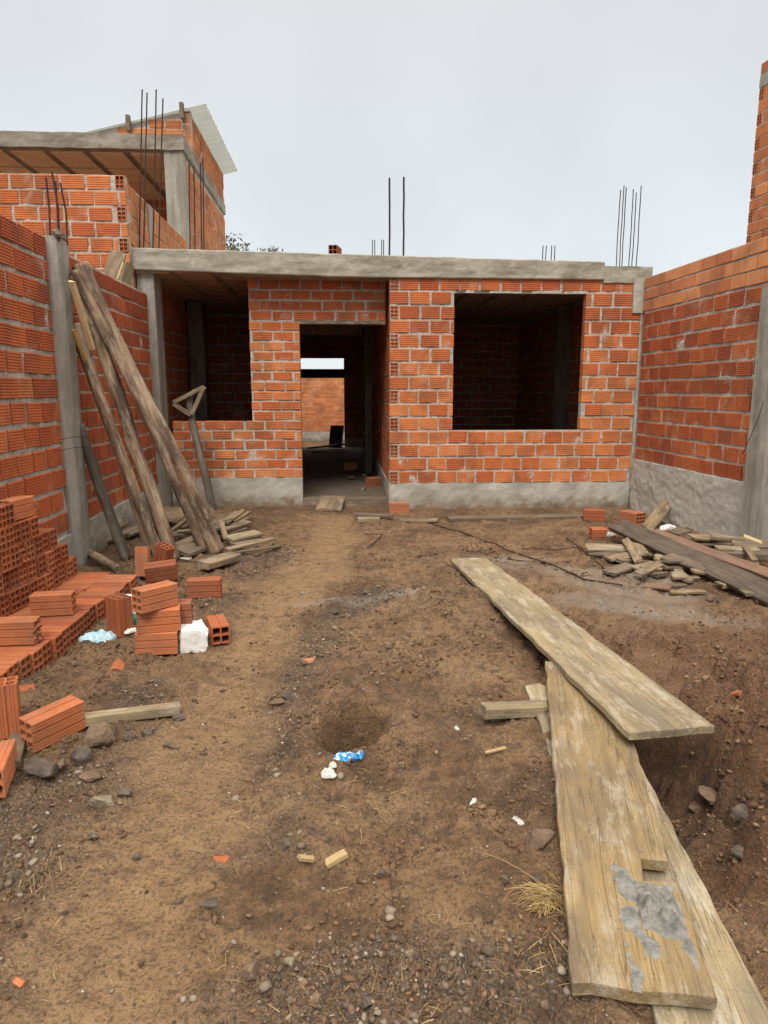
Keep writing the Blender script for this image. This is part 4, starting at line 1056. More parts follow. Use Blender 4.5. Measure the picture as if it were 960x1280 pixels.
log('leaning_pole', 'slender pale peeled pole behind the reddish log', 'pole', [gp(187, 694), gp(187, 694).lerp(wl(96, 425, .06), .45) + Vector((.03, 0, .0)), wl(96, 425, .06)], (.04, .032), 'bark', GP, 12, .12)
log('leaning_pole', 'short dark grey pole leaning nearest the concrete column', 'pole', [gp(158, 698), gp(158, 698).lerp(wl(99, 530, .07), .5) + Vector((-.015, 0, .01)), wl(99, 530, .07)], (.047, .042), 'bark_dark', GP, 12, .10)
log('fallen_pole', 'short pole lying on the ground between brick platform and wall', 'pole', [gp(106, 690, .06), gp(148, 712, .035)], (.04, .035), 'bark', None, 12)
plank('lath', 'pale sawn lath wedged between the leaning logs', 'lath', wl(90, 352, .22), wl(115, 437, .25), .055, .03, 'pale_wood', 20)
plank('lath', 'thin bright yellow lath beside the concrete column', 'lath', wl(92, 412, .16), wl(106, 450, .18), .03, .03, 'yellow_wood', 20)
def prop():
    root = thing('timber_prop', 'bent dark timber prop with a triangular wooden head under the side window', 'prop', tuple(gp(267, 650)))
    Y = 8.45
    pts = [aty(267, 648, 8.2), aty(258, 600, 8.3), aty(249, 565, 8.38), aty(240, 525, Y), aty(236, 495, Y + .02)]
    pts[0].z = max(pts[0].z, gh(pts[0].x, pts[0].y) - .02)
    o = log('post', None, None, pts, (.05, .045), 'bark_dark', None, 12); o['kind'] = ''; del o['kind']
    mw = o.matrix_world.copy(); o.parent = root; o.matrix_world = mw; o.matrix_parent_inverse = Matrix.Translation(-root.location)
    for a, b in (((217, 503), (255, 484)), ((255, 484), (240, 518)), ((217, 505), (239, 519))):
        q = plank('head_strut', None, None, aty(*a, Y - .06), aty(*b, Y - .05 if b[0] > 240 else Y - .07), .04, .05, 'scrap'); del q['kind']
        q.parent = root; q.matrix_parent_inverse = Matrix.Translation(-root.location)
prop()
# boards poking out above the yard wall by the slab end
plank('board_offcut', 'weathered board end standing above the pole wall beside the slab end', 'board', aty(131, 366, 8.05), aty(149, 314, 8.12), .17, .03, 'scrap', 70)
plank('board_offcut', 'thin pale slat standing between the two board ends', 'slat', aty(146, 352, 8.0), aty(155, 328, 8.0), .03, .02, 'pale_wood', 40)
plank('board_offcut', 'grey board end tucked right under the slab corner', 'board', aty(153, 366, 8.15), aty(162, 330, 8.2), .15, .03, 'board_grey', 70)

# heap of scrap wood under the logs
GS = 'scrap wood heaped below the logs'
S = [ # name label (px,py,dz) (px,py,dz) w t mat roll
 ('board_offcut', 'brown plywood offcut tilted at the back of the heap', (197, 642, .16), (228, 646, .20), .26, .02, 'scrap', 24),
 ('slat', 'grey slat lying under the plywood offcut', (205, 654, .10), (232, 660, .08), .06, .03, 'scrap_dark', 10),
 ('plank', 'long dark plank crossing the heap behind the thick log', (211, 672, .10), (276, 658, .14), .10, .035, 'scrap_dark', 12),
 ('plank', 'lower brown plank crossing under the thick log', (217, 684, .05), (251, 671, .09), .11, .035, 'scrap', 8),
 ('plank', 'yellowish plank at the rim of the heap beside the prop', (272, 664, .10), (309, 652, .09), .12, .035, 'scrap', 8),
 ('plank', 'darker plank beneath the yellowish rim plank', (268, 672, .04), (304, 660, .04), .11, .03, 'scrap_dark', 4),
 ('slat', 'first of three pale slats fanned out by the plinth', (272, 656, .15), (297, 640, .13), .07, .025, 'scrap', 8),
 ('slat', 'second of three pale slats fanned out by the plinth', (282, 654, .14), (304, 638, .12), .06, .025, 'board', 8),
 ('slat', 'third of three pale slats fanned out by the plinth', (292, 652, .12), (312, 638, .11), .05, .025, 'board', 8),
 ('board_offcut', 'pale flat board at the open end of the heap', (285, 673, .05), (323, 666, .05), .17, .03, 'board_grey', 6),
 ('plank', 'thick short plank in front of the thick log foot', (253, 707, .045), (294, 696, .045), .15, .06, 'scrap', 4),
 ('slat', 'long thin slat pointing out of the heap to the path', (283, 690, .03), (342, 675, .03), .07, .03, 'scrap', 6),
 ('slat', 'dark thin slat parallel to the long pointing slat', (290, 692, .01), (350, 682, .012), .03, .02, 'scrap_dark', 0),
 ('slat', 'slender slat leaning across the grey stones', (214, 664, .08), (240, 645, .22), .05, .025, 'scrap', 30),
 ('board_offcut', 'dark offcut under the logs', (222, 690, .04), (244, 680, .06), .15, .04, 'scrap_dark', 15),
 ('board_offcut', 'square upright offcut behind the thick log', (254, 646, .18), (263, 632, .24), .12, .025, 'scrap', 60),
 ('slat', 'dark slat under the grey barked log', (160, 668, .04), (196, 655, .10), .07, .03, 'scrap_dark', 14),
 ('plank', 'grey plank along the wall foot behind the logs', (130, 676, .05), (192, 652, .06), .08, .035, 'scrap_dark', 20),
 ('slat', 'brown slat by the wall foot near the dark pole', (128, 672, .09), (160, 652, .12), .05, .025, 'scrap', 10),
 ('plank', 'dark plank lying under the fanned slats', (262, 668, .07), (306, 648, .08), .12, .03, 'scrap_dark', 8),
 ('slat', 'thin pale strip over the dark plank behind the thick log', (222, 664, .15), (262, 662, .15), .04, .02, 'board_grey', 10),
 ('plank', 'muddy plank between the log feet', (232, 694, .03), (262, 682, .04), .09, .04, 'scrap_dark', 6),
 ('slat', 'short slat propped against the thick log', (283, 676, .03), (276, 652, .2), .06, .025, 'scrap', 20),
 ('board_offcut', 'dark broken board under the pale flat board', (292, 682, .02), (322, 674, .02), .13, .03, 'scrap_dark', 5),
 ('slat', 'dark stick crossing under the reddish log', (170, 690, .04), (205, 668, .08), .05, .03, 'scrap_dark', 8),
 ('plank', 'grey plank end jutting beside the prop foot', (245, 662, .16), (285, 648, .17), .09, .03, 'scrap_dark', 8)]
for nm, lb, a, b, w_, t_, mt, ro in S: plank(nm, lb, 'wood scrap', gp(a[0], a[1], a[2] + .018), gp(b[0], b[1], b[2] + .018), w_, t_, mt, ro, GS, .02, .005)
# heap of scrap wood by the bright-topped wall
GR = 'scrap wood heaped below the bright-topped wall'
def Q(a, b, da=.03, db=.03):                # local pixel coordinates of a 3.69x enlargement
    return gp(700 + a[0] / 3.69, 600 + a[1] / 3.69, da), gp(700 + b[0] / 3.69, 600 + b[1] / 3.69, db)
S2 = [
 ('board_offcut', 'broad pale board lying flat at the tip of the heap', (125, 312), (305, 318), .20, .03, 'board_grey', 4, .05, .05),
 ('board_offcut', 'yellow board under the broad pale board', (212, 355), (330, 350), .17, .03, 'scrap', 4, .03, .04),
 ('slat', 'brown slat standing askew over the tip boards', (300, 275), (362, 372), .07, .03, 'scrap', 20, .11, .06),
 ('slat', 'light slat beside the askew brown slat', (345, 285), (385, 350), .10, .025, 'board_grey', 12, .07, .06),
 ('plank', 'dark short plank crossing beneath the askew slat', (270, 370), (380, 375), .09, .035, 'scrap_dark', 6, .03, .03),
 ('plank', 'brown plank sticking toward the yard', (225, 430), (330, 395), .12, .035, 'scrap_dark', 4, .015, .02),
 ('plank', 'long brown slat slanting up the heap', (360, 440), (480, 375), .08, .035, 'scrap', 12, .03, .05),
 ('board_offcut', 'small dark offcut beside the slanting slat', (425, 435), (470, 425), .10, .05, 'scrap_dark', 0, .025, .025),
 ('plank', 'long plank lying parallel in the middle of the heap', (475, 400), (640, 400), .09, .035, 'scrap', 8, .05, .05),
 ('plank', 'dark plank just above the middle plank', (480, 380), (640, 372), .10, .03, 'scrap_dark', 6, .075, .075),
 ('board_offcut', 'pale splinter board in the middle of the heap', (610, 425), (705, 430), .08, .03, 'board', 10, .04, .03),
 ('board_offcut', 'square pale offcut at the lower side of the heap', (520, 440), (570, 445), .11, .03, 'board_grey', 10, .02, .02),
 ('board_offcut', 'reddish flat shingle on the bare earth below the heap', (388, 485), (510, 495), .09, .02, 'pink_plank', 4, .01, .01),
 ('slat', 'pale slat beside the reddish shingle', (510, 510), (665, 515), .055, .025, 'board', 4, .012, .012),
 ('plank', 'pale batten lying back along the stucco', (720, 320), (910, 322), .08, .05, 'board_grey', 10, .13, .13),
 ('plank', 'dark beam below the batten by the stucco', (740, 345), (960, 350), .10, .08, 'scrap_dark', 6, .08, .08),
 ('plank', 'brown board on top of the rear stack', (600, 260), (790, 268), .12, .03, 'scrap', 14, .17, .17),
 ('plank', 'long grey board at the rear of the stack', (560, 285), (870, 292), .13, .03, 'scrap_dark', 10, .12, .12),
 ('plank', 'second brown board of the rear stack', (620, 300), (830, 300), .10, .03, 'scrap', 8, .09, .09),
 ('slat', 'bright slat lying over the beam at the column', (848, 258), (968, 310), .05, .03, 'pale_wood', 10, .2, .14),
 ('plank', 'short pale log end beside the beam', (800, 395), (905, 388), .09, .07, 'scrap', 10, .04, .05),
 ('slat', 'yellow stick poking from under the long dark plank', (870, 505), (925, 560), .05, .03, 'board', 10, .02, .015),
 ('board_offcut', 'grey offcut under the edge of the long dark plank', (735, 485), (790, 478), .10, .05, 'board_grey', 0, .03, .03),
 ('slat', 'thin dark slat at the foot of the heap', (560, 455), (640, 450), .05, .025, 'scrap_dark', 8, .02, .02),
 ('slat', 'short brown slat fallen near the tip boards', (340, 405), (430, 385), .07, .03, 'scrap', 6, .03, .035),
 ('board_offcut', 'stubby offcut leaning on the middle plank', (440, 350), (500, 372), .10, .03, 'board_grey', 15, .08, .06),
 ('plank', 'buried plank showing under the tip of the heap', (320, 335), (430, 345), .09, .03, 'scrap_dark', 5, .03, .03),
 ('plank', 'muddy plank half hidden below the broad pale board', (150, 335), (240, 345), .12, .03, 'scrap_dark', 5, .02, .02),
 ('slat', 'thin light strip lying on the slanting slat', (380, 400), (470, 410), .04, .02, 'board', 10, .07, .06),
 ('plank', 'wide brown plank under the middle of the soaked dark plank', (500, 350), (690, 420), .13, .03, 'scrap_dark', 8, .09, .04),
 ('slat', 'broken slat pointing down to the reddish shingle', (540, 415), (600, 470), .06, .03, 'scrap', 12, .05, .015),
 ('slat', 'dark slat sticking out next to the yellow stick', (800, 480), (880, 530), .06, .03, 'scrap_dark', 8, .03, .02),
 ('board_offcut', 'grey slab of board behind the white foam lump', (520, 232), (580, 250), .12, .04, 'scrap_dark', 20, .14, .14),
 ('plank', 'dark plank stacked third in the rear stack', (590, 318), (770, 310), .11, .04, 'scrap_dark', 8, .06, .06),
 ('slat', 'split pale slat on top of the rear stack', (690, 262), (850, 275), .05, .025, 'board_grey', 14, .19, .18),
 ('plank', 'wide grey plank behind the bright slat', (800, 290), (980, 300), .14, .03, 'scrap_dark', 16, .16, .15),
 ('slat', 'pale stick across the beam and batten', (850, 300), (900, 375), .045, .03, 'scrap', 10, .17, .10),
 ('plank', 'yellow plank end under the dark beam', (820, 370), (880, 360), .10, .03, 'board', 10, .05, .05),
 ('board_offcut', 'dark chip of board at the outer end of the reddish shingle', (520, 485), (580, 480), .05, .02, 'scrap_dark', 0, .01, .01),
 ('slat', 'narrow pale slat between the two long planks', (560, 350), (700, 385), .045, .03, 'scrap', 20, .05, .04)]
for nm, lb, a, b, w_, t_, mt, ro, da, db in S2:
    p, q = Q(a, b, da + .018, db + .018); mt = 'scrap_dark' if mt == 'scrap' and len(lb) % 2 and not any(k in lb for k in ('pale', 'light', 'yellow', 'brown')) else mt; plank(nm, lb, 'wood scrap', p, q, w_, t_ * .72, mt, ro, GR, .035, .006)
p, q = Q((262, 208), (1010, 545), .16, .10); plank('long_plank', 'long soaked dark plank lying across the scrap heap', 'plank', p, q, .19, .045, 'dark_plank', 26, None, .02, .003)
p, q = Q((430, 240), (1010, 455), .17, .19); plank('long_plank', 'long reddish plank behind the soaked dark plank', 'plank', p, q, .10, .045, 'pink_plank', 20, None, .01, .003)
p0 = gp(808, 661, .02); p1 = aty(850, 610, 8.2); plank('board_offcut', 'greyish board leaning against the stucco base of the wall', 'board', p0, p1, .13, .03, 'scrap', 35, None, .02)
# ramp, edge timbers along the plinth
plank('ramp_board', 'short board ramp laid from the threshold down to the path', 'board', Vector((-.70, 8.45, .03)), Vector((-.68, 9.06, .115)), .33, .03, 'scrap')
plank('edge_timber', 'long muddy timber lying along the plinth under the big window', 'timber', gp(560, 650, .02), gp(735, 645, .02), .12, .06, 'scrap_dark', 8)
plank('edge_timber', 'flat broken board on the earth beside the doorway brick', 'timber', gp(500, 651, .015), gp(548, 650, .02), .10, .025, 'scrap', 5)
plank('edge_timber', 'short pale block at the foot of the threshold', 'timber', gp(447, 650, .03), gp(474, 650, .03), .09, .06, 'board_grey', 0)
plank('edge_timber', 'dark timber along the threshold edge', 'timber', gp(444, 644, .05), gp(492, 645, .05), .08, .04, 'scrap_dark', 0)
plank('batten', 'grey batten on the earth behind the six-hole brick', 'batten', gp(100, 901, .025), gp(224, 886, .025), .055, .05, 'board_grey')
plank('board_offcut', 'splintered offcut stuck under the six-hole brick', 'wood scrap', gp(12, 958, .02), gp(25, 915, .02), .07, .03, 'scrap_dark', 5)
plank('wood_chip', 'rounded yellow wood chip on the bare earth', 'wood chip', gp(408, 1080, .012), gp(433, 1066, .014), .03, .018, 'chip', 0, None, .01)
plank('wood_chip', 'small blunt yellow wood chip next to a grey stone', 'wood chip', gp(372, 1074, .012), gp(392, 1076, .012), .022, .014, 'chip', 0, None, .006)
plank('wood_chip', 'thin yellow splinter near the propping batten', 'wood chip', gp(606, 941, .008), gp(632, 934, .01), .016, .008, 'chip', 0, None, .006)

# ---------------------------------------------------------------- stones
def ico(sub):
    bm = bmesh.new(); bmesh.ops.create_icosphere(bm, subdivisions=sub, radius=1); vs = [v.co.copy() for v in bm.verts]; fs = [tuple(v.index for v in f.verts) for f in bm.faces]; bm.free(); return vs, fs
I1, I2, I3 = ico(1), ico(2), ico(3)
def stone_mesh(name, r, seed, mat, flat=(1, 1, .65), facet=True):
    vs, fs = I3; S = Vector((seed * 7.1, seed * 2.3, seed)); out = []
    planes = [Vector((random.gauss(0, 1), random.gauss(0, 1), random.gauss(0, 1))).normalized() for _ in range(13)]; offs = [random.uniform(.48, .80) for _ in planes]
    for v in vs:
        q = v * (1 + .22 * noise.noise(v * 1.3 + S) + .09 * noise.noise(v * 4 + S))
        for n_, o_ in zip(planes, offs):
            d = q.dot(n_) - o_
            if d > 0: q = q - n_ * d * .97
        q += v * (.03 * noise.noise(v * 9 + S) + .015 * noise.noise(v * 23 + S))
        out.append((q.x * r * flat[0], q.y * r * flat[1], q.z * r * flat[2]))
    mb = MB(); mb.add(out, fs); return mb.mesh(name, [M[mat]])
STONES = [ # px,py, width px, label, mat, flat
 (122, 929, 50, 'largest brown rock beside the six-hole brick', 'rock_red', (1, .8, .65)), (48, 965, 48, 'black wet rock below the six-hole brick', 'rock', (1.1, .8, .7)),
 (105, 953, 34, 'knobbly grey rock in front of the largest brown rock', 'rock', (1, .9, .8)), (75, 962, 20, 'slanted slab of rock between the black and knobbly rocks', 'rock_red', (.6, 1.3, .6)),
 (131, 1008, 34, 'pale tan rock alone in the grit below the rocks', 'rock_pale', (1, .8, .75)), (157, 993, 20, 'dark pebble touching the pale tan rock', 'rock', (1, .8, .7)),
 (161, 923, 18, 'rough stone right of the largest brown rock', 'rock', (1, .9, .7)), (184, 918, 20, 'grey stone under the grey batten', 'rock', (1, .8, .7)),
 (214, 933, 26, 'flat slab-like brown stone by the path edge', 'rock_red', (1.1, .7, .4)), (225, 899, 18, 'rounded grey stone near the batten tip', 'rock', (1, .8, .6)),
 (243, 877, 10, 'small grey stone beyond the batten tip', 'rock', (1, .9, .8)), (112, 972, 28, 'brown flat stone below the knobbly rock', 'rock_red', (1, .7, .5)),
 (262, 1131, 26, 'flat grey stone lone in the trodden path', 'rock', (1.1, .8, .5)), (315, 1218, 24, 'brown upright stone among the pebbles at the bottom', 'rock_red', (.7, 1.2, .9)),
 (360, 1060, 17, 'grey cube-like stone near the yellow wood chips', 'rock', (1, .9, .9)), (477, 1092, 13, 'triangular grey stone below the yellow wood chips', 'rock', (1, .8, .6)),
 (672, 1054, 44, 'orange brown rock beside the notched board', 'rock_red', (1.1, .8, .75)), (672, 1100, 15, 'rounded grey stone above the straw tuft', 'rock', (1, 1, .9)),
 (631, 1101, 13, 'small pale stone beside a dark hole', 'rock', (1, .9, .7)), (566, 1094, 16, 'flat brown stone in the bare middle of the yard', 'rock_red', (1, .8, .4)),
 (360, 873, 28, 'dark wedge stone in the gravel rill', 'rock', (1.2, .7, .5)), (345, 880, 22, 'brown stone next to the dark wedge stone', 'rock_red', (1.2, .8, .4)),
 (381, 830, 13, 'grey stone among brick chips in the gravel rill', 'rock', (1, .8, .6)), (458, 740, 11, 'black stone at the whitish seam of the yard', 'rock', (1, .8, .7)),
 (418, 766, 14, 'grey stone at the top of the gravel rill', 'rock', (1.1, .8, .6)), (887, 752, 15, 'half round brown stone below the long dark plank', 'rock_red', (1, .8, .9)),
 (762, 671, 15, 'whitish round stone beside the half brick', 'lime_rock', (1, .8, .65)), (318, 674, 16, 'grey stone under the pale flat board', 'rock', (1, .8, .7)),
 (222, 690, 15, 'white plaster lump under the scrap heap', 'lime_rock', (1, .8, .7)), (234, 700, 22, 'flat whitish slab in front of the leaning logs', 'lime_rock', (1.2, .7, .3)),
 (835, 662, 19, 'bright white foam lump resting by the leaning board', 'foam', (1.1, .7, .7)), (610, 706, 10, 'reddish stone by the far end of the pale board', 'rock_red', (1, .9, .8)),
 (622, 713, 12, 'dark stone by the far end of the pale board', 'rock', (1, .9, .7)), (890, 1000, 34, 'clod of red earth at the trench bank', 'rock_red', (1.1, .9, .7)),
 (935, 965, 30, 'dark clod on the bank near the plank end', 'rock', (1, .9, .7)), (868, 1012, 20, 'small clod at the bottom of the trench bank', 'rock_red', (1, .9, .7)), (925, 1070, 26, 'grey stone lodged in the red bank', 'rock', (1, .8, .6)),
 (362, 1203, 16, 'pale pebble at the upper rim of the bottom gravel', 'rock_pale', (1, .9, .7)), (457, 1255, 15, 'oval grey pebble in the bottom gravel', 'rock', (.9, 1.1, .8)), (395, 1250, 18, 'brown pebble in the bottom gravel', 'rock_red', (1, .9, .7)),
 (470, 1175, 16, 'flat grey pebble above the bottom gravel', 'rock', (1, .8, .5)), (680, 1258, 14, 'brown pebble at the foot of the notched board', 'rock_red', (1, .9, .8)), (170, 1073, 13, 'smooth grey pebble in the trodden path', 'rock', (1, .8, .7)), (116, 1047, 16, 'grey pebble at the grit edge of the path', 'rock', (1.1, .8, .6))]
for i, (px, py, wpx, lb, mt, fl) in enumerate(STONES):
    p = gp(px, py); f = p.y * _c - (p.z - H) * _s; r = wpx / F * f * .56 / max(fl[0], .8)
    o = link('stone', stone_mesh('stone', r, i + 1, mt, fl), (p.x, p.y, p.z + r * fl[2] * .35)); o.rotation_euler = (0, 0, random.uniform(-.4, .4)); tag(o, lb, 'foam' if mt == 'foam' else 'stone', None if mt == 'foam' else 'stones on the ground')

for i, (x, y, r, lb) in enumerate(((-.55, 11.2, .09, 'grey rubble lump on the passage floor beside the tilted brick'), (-.35, 11.6, .07, 'small rubble lump by the passage wall'), (-.75, 12.2, .06, 'rubble lump in the middle of the passage floor'), (-.95, 14.2, .12, 'dark rubble heap piece deep in the passage'), (-.6, 13.4, .08, 'rubble lump beside the deeper passage brick'), (-.30, 10.0, .05, 'pale rubble chip just inside the doorway'))):
    o = link('stone', stone_mesh('stone', r, 90 + i, 'rock_pale' if i % 2 else 'rock', (1, .8, .6)), (x, y, .07 + r * .3)); tag(o, lb, 'stone', 'rubble in the passage')
for a, b, w_, lb in (((-1.9, 17.0, .12), (-1.0, 17.3, .2), .12, 'dark plank lying across the far end of the passage'), ((-1.7, 16.2, .1), (-.9, 16.0, .12), .10, 'pale plank on the floor at the far end of the passage'), ((-1.25, 17.4, .1), (-1.2, 17.6, .65), .35, 'dark board leaning below the far opening')):
    plank('plank', lb, 'plank', a, b, w_, .04, 'dark_plank' if 'dark' in lb else 'scrap', 0, 'planks in the passage')
def scatter_gravel():
    N = 90000; y = 1.2 + (8.6 - 1.2) * rng.random(N) ** 1.9; x = rng.uniform(-3.0, 3.4, N)
    vis = np.abs(x) < y * .64 + .15; x, y = x[vis], y[vis]
    path, lime, red, grit, wet = fields(x, y)[:5]
    clump = fbm(x * 6, y * 6, 44, 3)
    pr = (grit ** 1.4) * .34 * sstep(.35, .65, clump) + .085 + .08 * sstep(.50, .66, clump); pr *= (1 - .70 * path); pr += .012
    keep = rng.random(len(x)) < pr; x, y = x[keep], y[keep]; g = grit[keep]; z = height(x, y)
    n = len(x)
    size = .0032 + .012 * rng.random(n) ** 3.2 + .014 * (rng.random(n) ** 10); size *= np.clip(.75 + y * .09, .8, 1.5); size = np.where((g < .25) & (rng.random(n) < .85), np.minimum(size, .0032 + .003 * rng.random(n)), size)
    vs0 = np.array(I1[0]); fs0 = np.array(I1[1]); vb = []
    for s in range(12):
        q = vs0.copy()
        for _ in range(5):
            nn = rng.normal(size=3); nn /= np.linalg.norm(nn); d = q @ nn - rng.uniform(.45, .85); q -= np.outer(np.maximum(d, 0), nn)
        vb.append(q * (1 + .12 * rng.normal(size=(len(q), 1))))
    V = np.empty((n, len(vs0), 3)); 
    for i in range(n):
        a = rng.random() * 6.283; c, s_ = math.cos(a), math.sin(a); q = vb[i % 12] * np.array([1, rng.uniform(.65, 1), rng.uniform(.45, .8)]) * size[i]
        V[i] = np.stack([q[:, 0] * c - q[:, 1] * s_ + x[i], q[:, 0] * s_ + q[:, 1] * c + y[i], q[:, 2] + z[i] + size[i] * .22], 1)
    Fq = (fs0[None] + (np.arange(n) * len(vs0))[:, None, None]).reshape(-1, 3)
    me = bpy.data.meshes.new('gravel'); me.vertices.add(n * len(vs0)); me.vertices.foreach_set('co', V.ravel())
    me.loops.add(Fq.size); me.loops.foreach_set('vertex_index', Fq.ravel().astype(np.int32)); me.polygons.add(len(Fq))
    me.polygons.foreach_set('loop_start', np.arange(0, Fq.size, 3, dtype=np.int32)); me.polygons.foreach_set('loop_total', np.full(len(Fq), 3, np.int32)); me.update(calc_edges=True)
    t = np.repeat(np.where((rng.random(n) < .08) & (size < .0085), rng.uniform(.94, 1, n), rng.uniform(0, .92, n)), len(fs0)); a = me.attributes.new('tint', 'FLOAT', 'FACE'); a.data.foreach_set('value', t.astype(np.float32))
    me.materials.append(M['gravel']); tag(link('gravel', me), 'scattered grey gravel and pebbles over the earth', 'gravel', None, 'stuff')
    print('gravel', n)
scatter_gravel()
def soil_crumbs():
    N = 120000; y = 1.15 + 5.5 * rng.random(N) ** 1.7; x = rng.uniform(-2.4, 2.6, N)
    vis = np.abs(x) < y * .62 + .1; x, y = x[vis], y[vis]
    path, lime, red, grit, wet = fields(x, y)[:5]
    cl = fbm(x * 5, y * 5, 71, 4)
    pr = (.03 + 1.0 * sstep(.47, .66, cl)) * (1 - .80 * path) * (1 + .6 * red)
    keep = rng.random(len(x)) < pr * .5; x, y = x[keep], y[keep]; z = height(x, y); n = len(x)
    size = (.0026 + .0085 * rng.random(n) ** 3.4 + .010 * (rng.random(n) ** 16)) * np.clip(.8 + y * .08, .8, 1.3) * (1 + 1.3 * red[keep] * rng.random(n) ** 3)
    vs0 = np.array(I1[0]); fs0 = np.array(I1[1]); nv = len(vs0)
    V = np.empty((n, nv, 3))
    vb = [vs0 * (1 + .42 * rng.normal(size=(nv, 1))).clip(.45, 1.7) for _ in range(16)]
    for i in range(n):
        a = rng.random() * 6.283; c, q_ = math.cos(a), math.sin(a); q = vb[i % 16] * np.array([1, rng.uniform(.6, 1), rng.uniform(.4, .8)]) * size[i]
        V[i] = np.stack([q[:, 0] * c - q[:, 1] * q_ + x[i], q[:, 0] * q_ + q[:, 1] * c + y[i], q[:, 2] + z[i] + size[i] * .15], 1)
    Fq = (fs0[None] + (np.arange(n) * nv)[:, None, None]).reshape(-1, 3)
    me = bpy.data.meshes.new('soil_crumbs'); me.vertices.add(n * nv); me.vertices.foreach_set('co', V.ravel())
    me.loops.add(Fq.size); me.loops.foreach_set('vertex_index', Fq.ravel().astype(np.int32)); me.polygons.add(len(Fq))
    me.polygons.foreach_set('loop_start', np.arange(0, Fq.size, 3, dtype=np.int32)); me.polygons.foreach_set('loop_total', np.full(len(Fq), 3, np.int32)); me.update(calc_edges=True)
    t = np.repeat(rng.random(n), len(fs0)); a = me.attributes.new('tint', 'FLOAT', 'FACE'); a.data.foreach_set('value', t.astype(np.float32))
    m = NT('soil_crumb'); co = m.coord()
    me.materials.append(m.finish(m.ramp(m.attr('tint'), [(0.0, (.060, .034, .018)), (.5, (.125, .070, .036)), (.9, (.18, .107, .056)), (1.0, (.23, .15, .09))]), .95, m.noise(co, 150, 3), .5, .004))
    tag(link('soil_crumbs', me), 'small brown clods and crumbs of earth over the yard', 'soil crumbs', None, 'stuff'); print('crumbs', n)
soil_crumbs()
def blade(mb, p, d, L, w, sag, ti):
    pts = []; d = Vector(d).normalized(); s = d.cross(Vector((0, 0, 1))); s = s.normalized() if s.length > .01 else Vector((1, 0, 0)); vs = []
    for i in range(5):
        t = i / 4; q = Vector(p) + d * L * t + Vector((0, 0, -sag * t * t)); ww = w * (1 - .6 * t); vs += [q - s * ww, q + s * ww + Vector((0, 0, ww * .4))]
    mb.add(vs, [(2 * i, 2 * i + 1, 2 * i + 3, 2 * i + 2) for i in range(4)], 0, ti)
def straw():
    mb = MB(); c = gp(688, 1130)
    for i in range(230):
        a = random.uniform(0, 6.283); r = abs(random.gauss(0, .035)); p = c + Vector((r * math.cos(a), r * math.sin(a) * 1.2, .005 + random.uniform(0, .02)))
        b = random.uniform(-.3, 3.6) + math.pi * .75; L = random.uniform(.05, .13)
        blade(mb, p, (math.cos(b), math.sin(b), random.uniform(.15, 1.0)), L, .0012, random.uniform(.2, .75) * L, random.random())
    solo('straw_tuft', mb, [M['straw']], 'tuft of dry yellow straw beside the notched board', 'dry grass', base=c)
    mb = MB()
    for px, py, n, sp in ((60, 935, 40, .05), (20 + 55, 1095, 45, .07), (480, 1010, 35, .06), (310, 1030, 30, .08), (900, 895, 14, .05), (925, 890, 10, .03), (390, 1245, 14, .05), (680, 1190, 30, .05), (620, 940, 8, .04), (930, 1140, 16, .05), (230, 905, 14, .08), (285, 1210, 8, .04), (540, 1270, 20, .05), (440, 980, 12, .06)):
        c = gp(px, py)
        for i in range(n):
            x, y = c.x + random.gauss(0, sp), c.y + random.gauss(0, sp); a = random.uniform(0, 6.283)
            blade(mb, (x, y, gh(x, y) + .004), (math.cos(a), math.sin(a), random.uniform(0, .35)), random.uniform(.025, .075), .0011, .012, random.random())
    for i in range(260):
        y = 1.3 + 3.5 * random.random() ** 1.6; x = random.uniform(-.6, .62) * y; a = random.uniform(0, 6.283)
        blade(mb, (x, y, gh(x, y) + .003), (math.cos(a), math.sin(a), random.uniform(0, .15)), random.uniform(.015, .05), .001, .005, random.random())
    solo('straw', mb, [M['straw']], 'loose bits of dry straw strewn over the earth', 'straw', base=(0, 2, 0), kind='stuff')
straw()

# ---------------------------------------------------------------- litter
def crumple(name, label, cat, c, rx, ry, h, mat, yaw=0, seed=1, res=26, amp=1.0, rim=.12):
    mb = MB(); vs = []; fs = []
    for j in range(res + 1):
        for i in range(res + 1):
            u, v = 2 * i / res - 1, 2 * j / res - 1
            k = 1 + rim * 2 * noise.noise(Vector((u * 1.3, v * 1.3, seed)))
            # square to rounded outline
            uu = u * math.sqrt(1 - v * v / 2) * k; vv = v * math.sqrt(1 - u * u / 2) * k
            e = max(0, 1 - (uu * uu + vv * vv)) ** .5
            z = h * e * (.55 + amp * .75 * abs(noise.noise(Vector((u * 2.2, v * 2.2, seed * 3)))) + .25 * noise.noise(Vector((u * 6, v * 6, seed))))
            vs.append((uu * rx, vv * ry, z + .003))
    n = res + 1
    for j in range(res):
        for i in range(res): fs.append((j * n + i, j * n + i + 1, (j + 1) * n + i + 1, (j + 1) * n + i))
    o = len(vs); vs += [(x, y, -.002) for x, y, z in vs]; fs += [tuple(q + o for q in f[::-1]) for f in fs]
    b = [i for i in range(n)] + [j * n + res for j in range(1, n)] + [res * n + i for i in range(res - 1, -1, -1)] + [j * n for j in range(res - 1, 0, -1)]
    for a, d in zip(b, b[1:] + b[:1]): fs.append((d, a, a + o, d + o))
    mb.add(vs, fs); me = mb.mesh(name, [M[mat]]); ob = link(name, me, c); ob.rotation_euler = (0, 0, R(yaw)); return tag(ob, label, cat)
crumple('plastic_bag', 'crumpled pale blue plastic bag beside the brick platform', 'plastic bag', gp(122, 800), .115, .055, .07, 'bag', 18, 3, 26, .6)
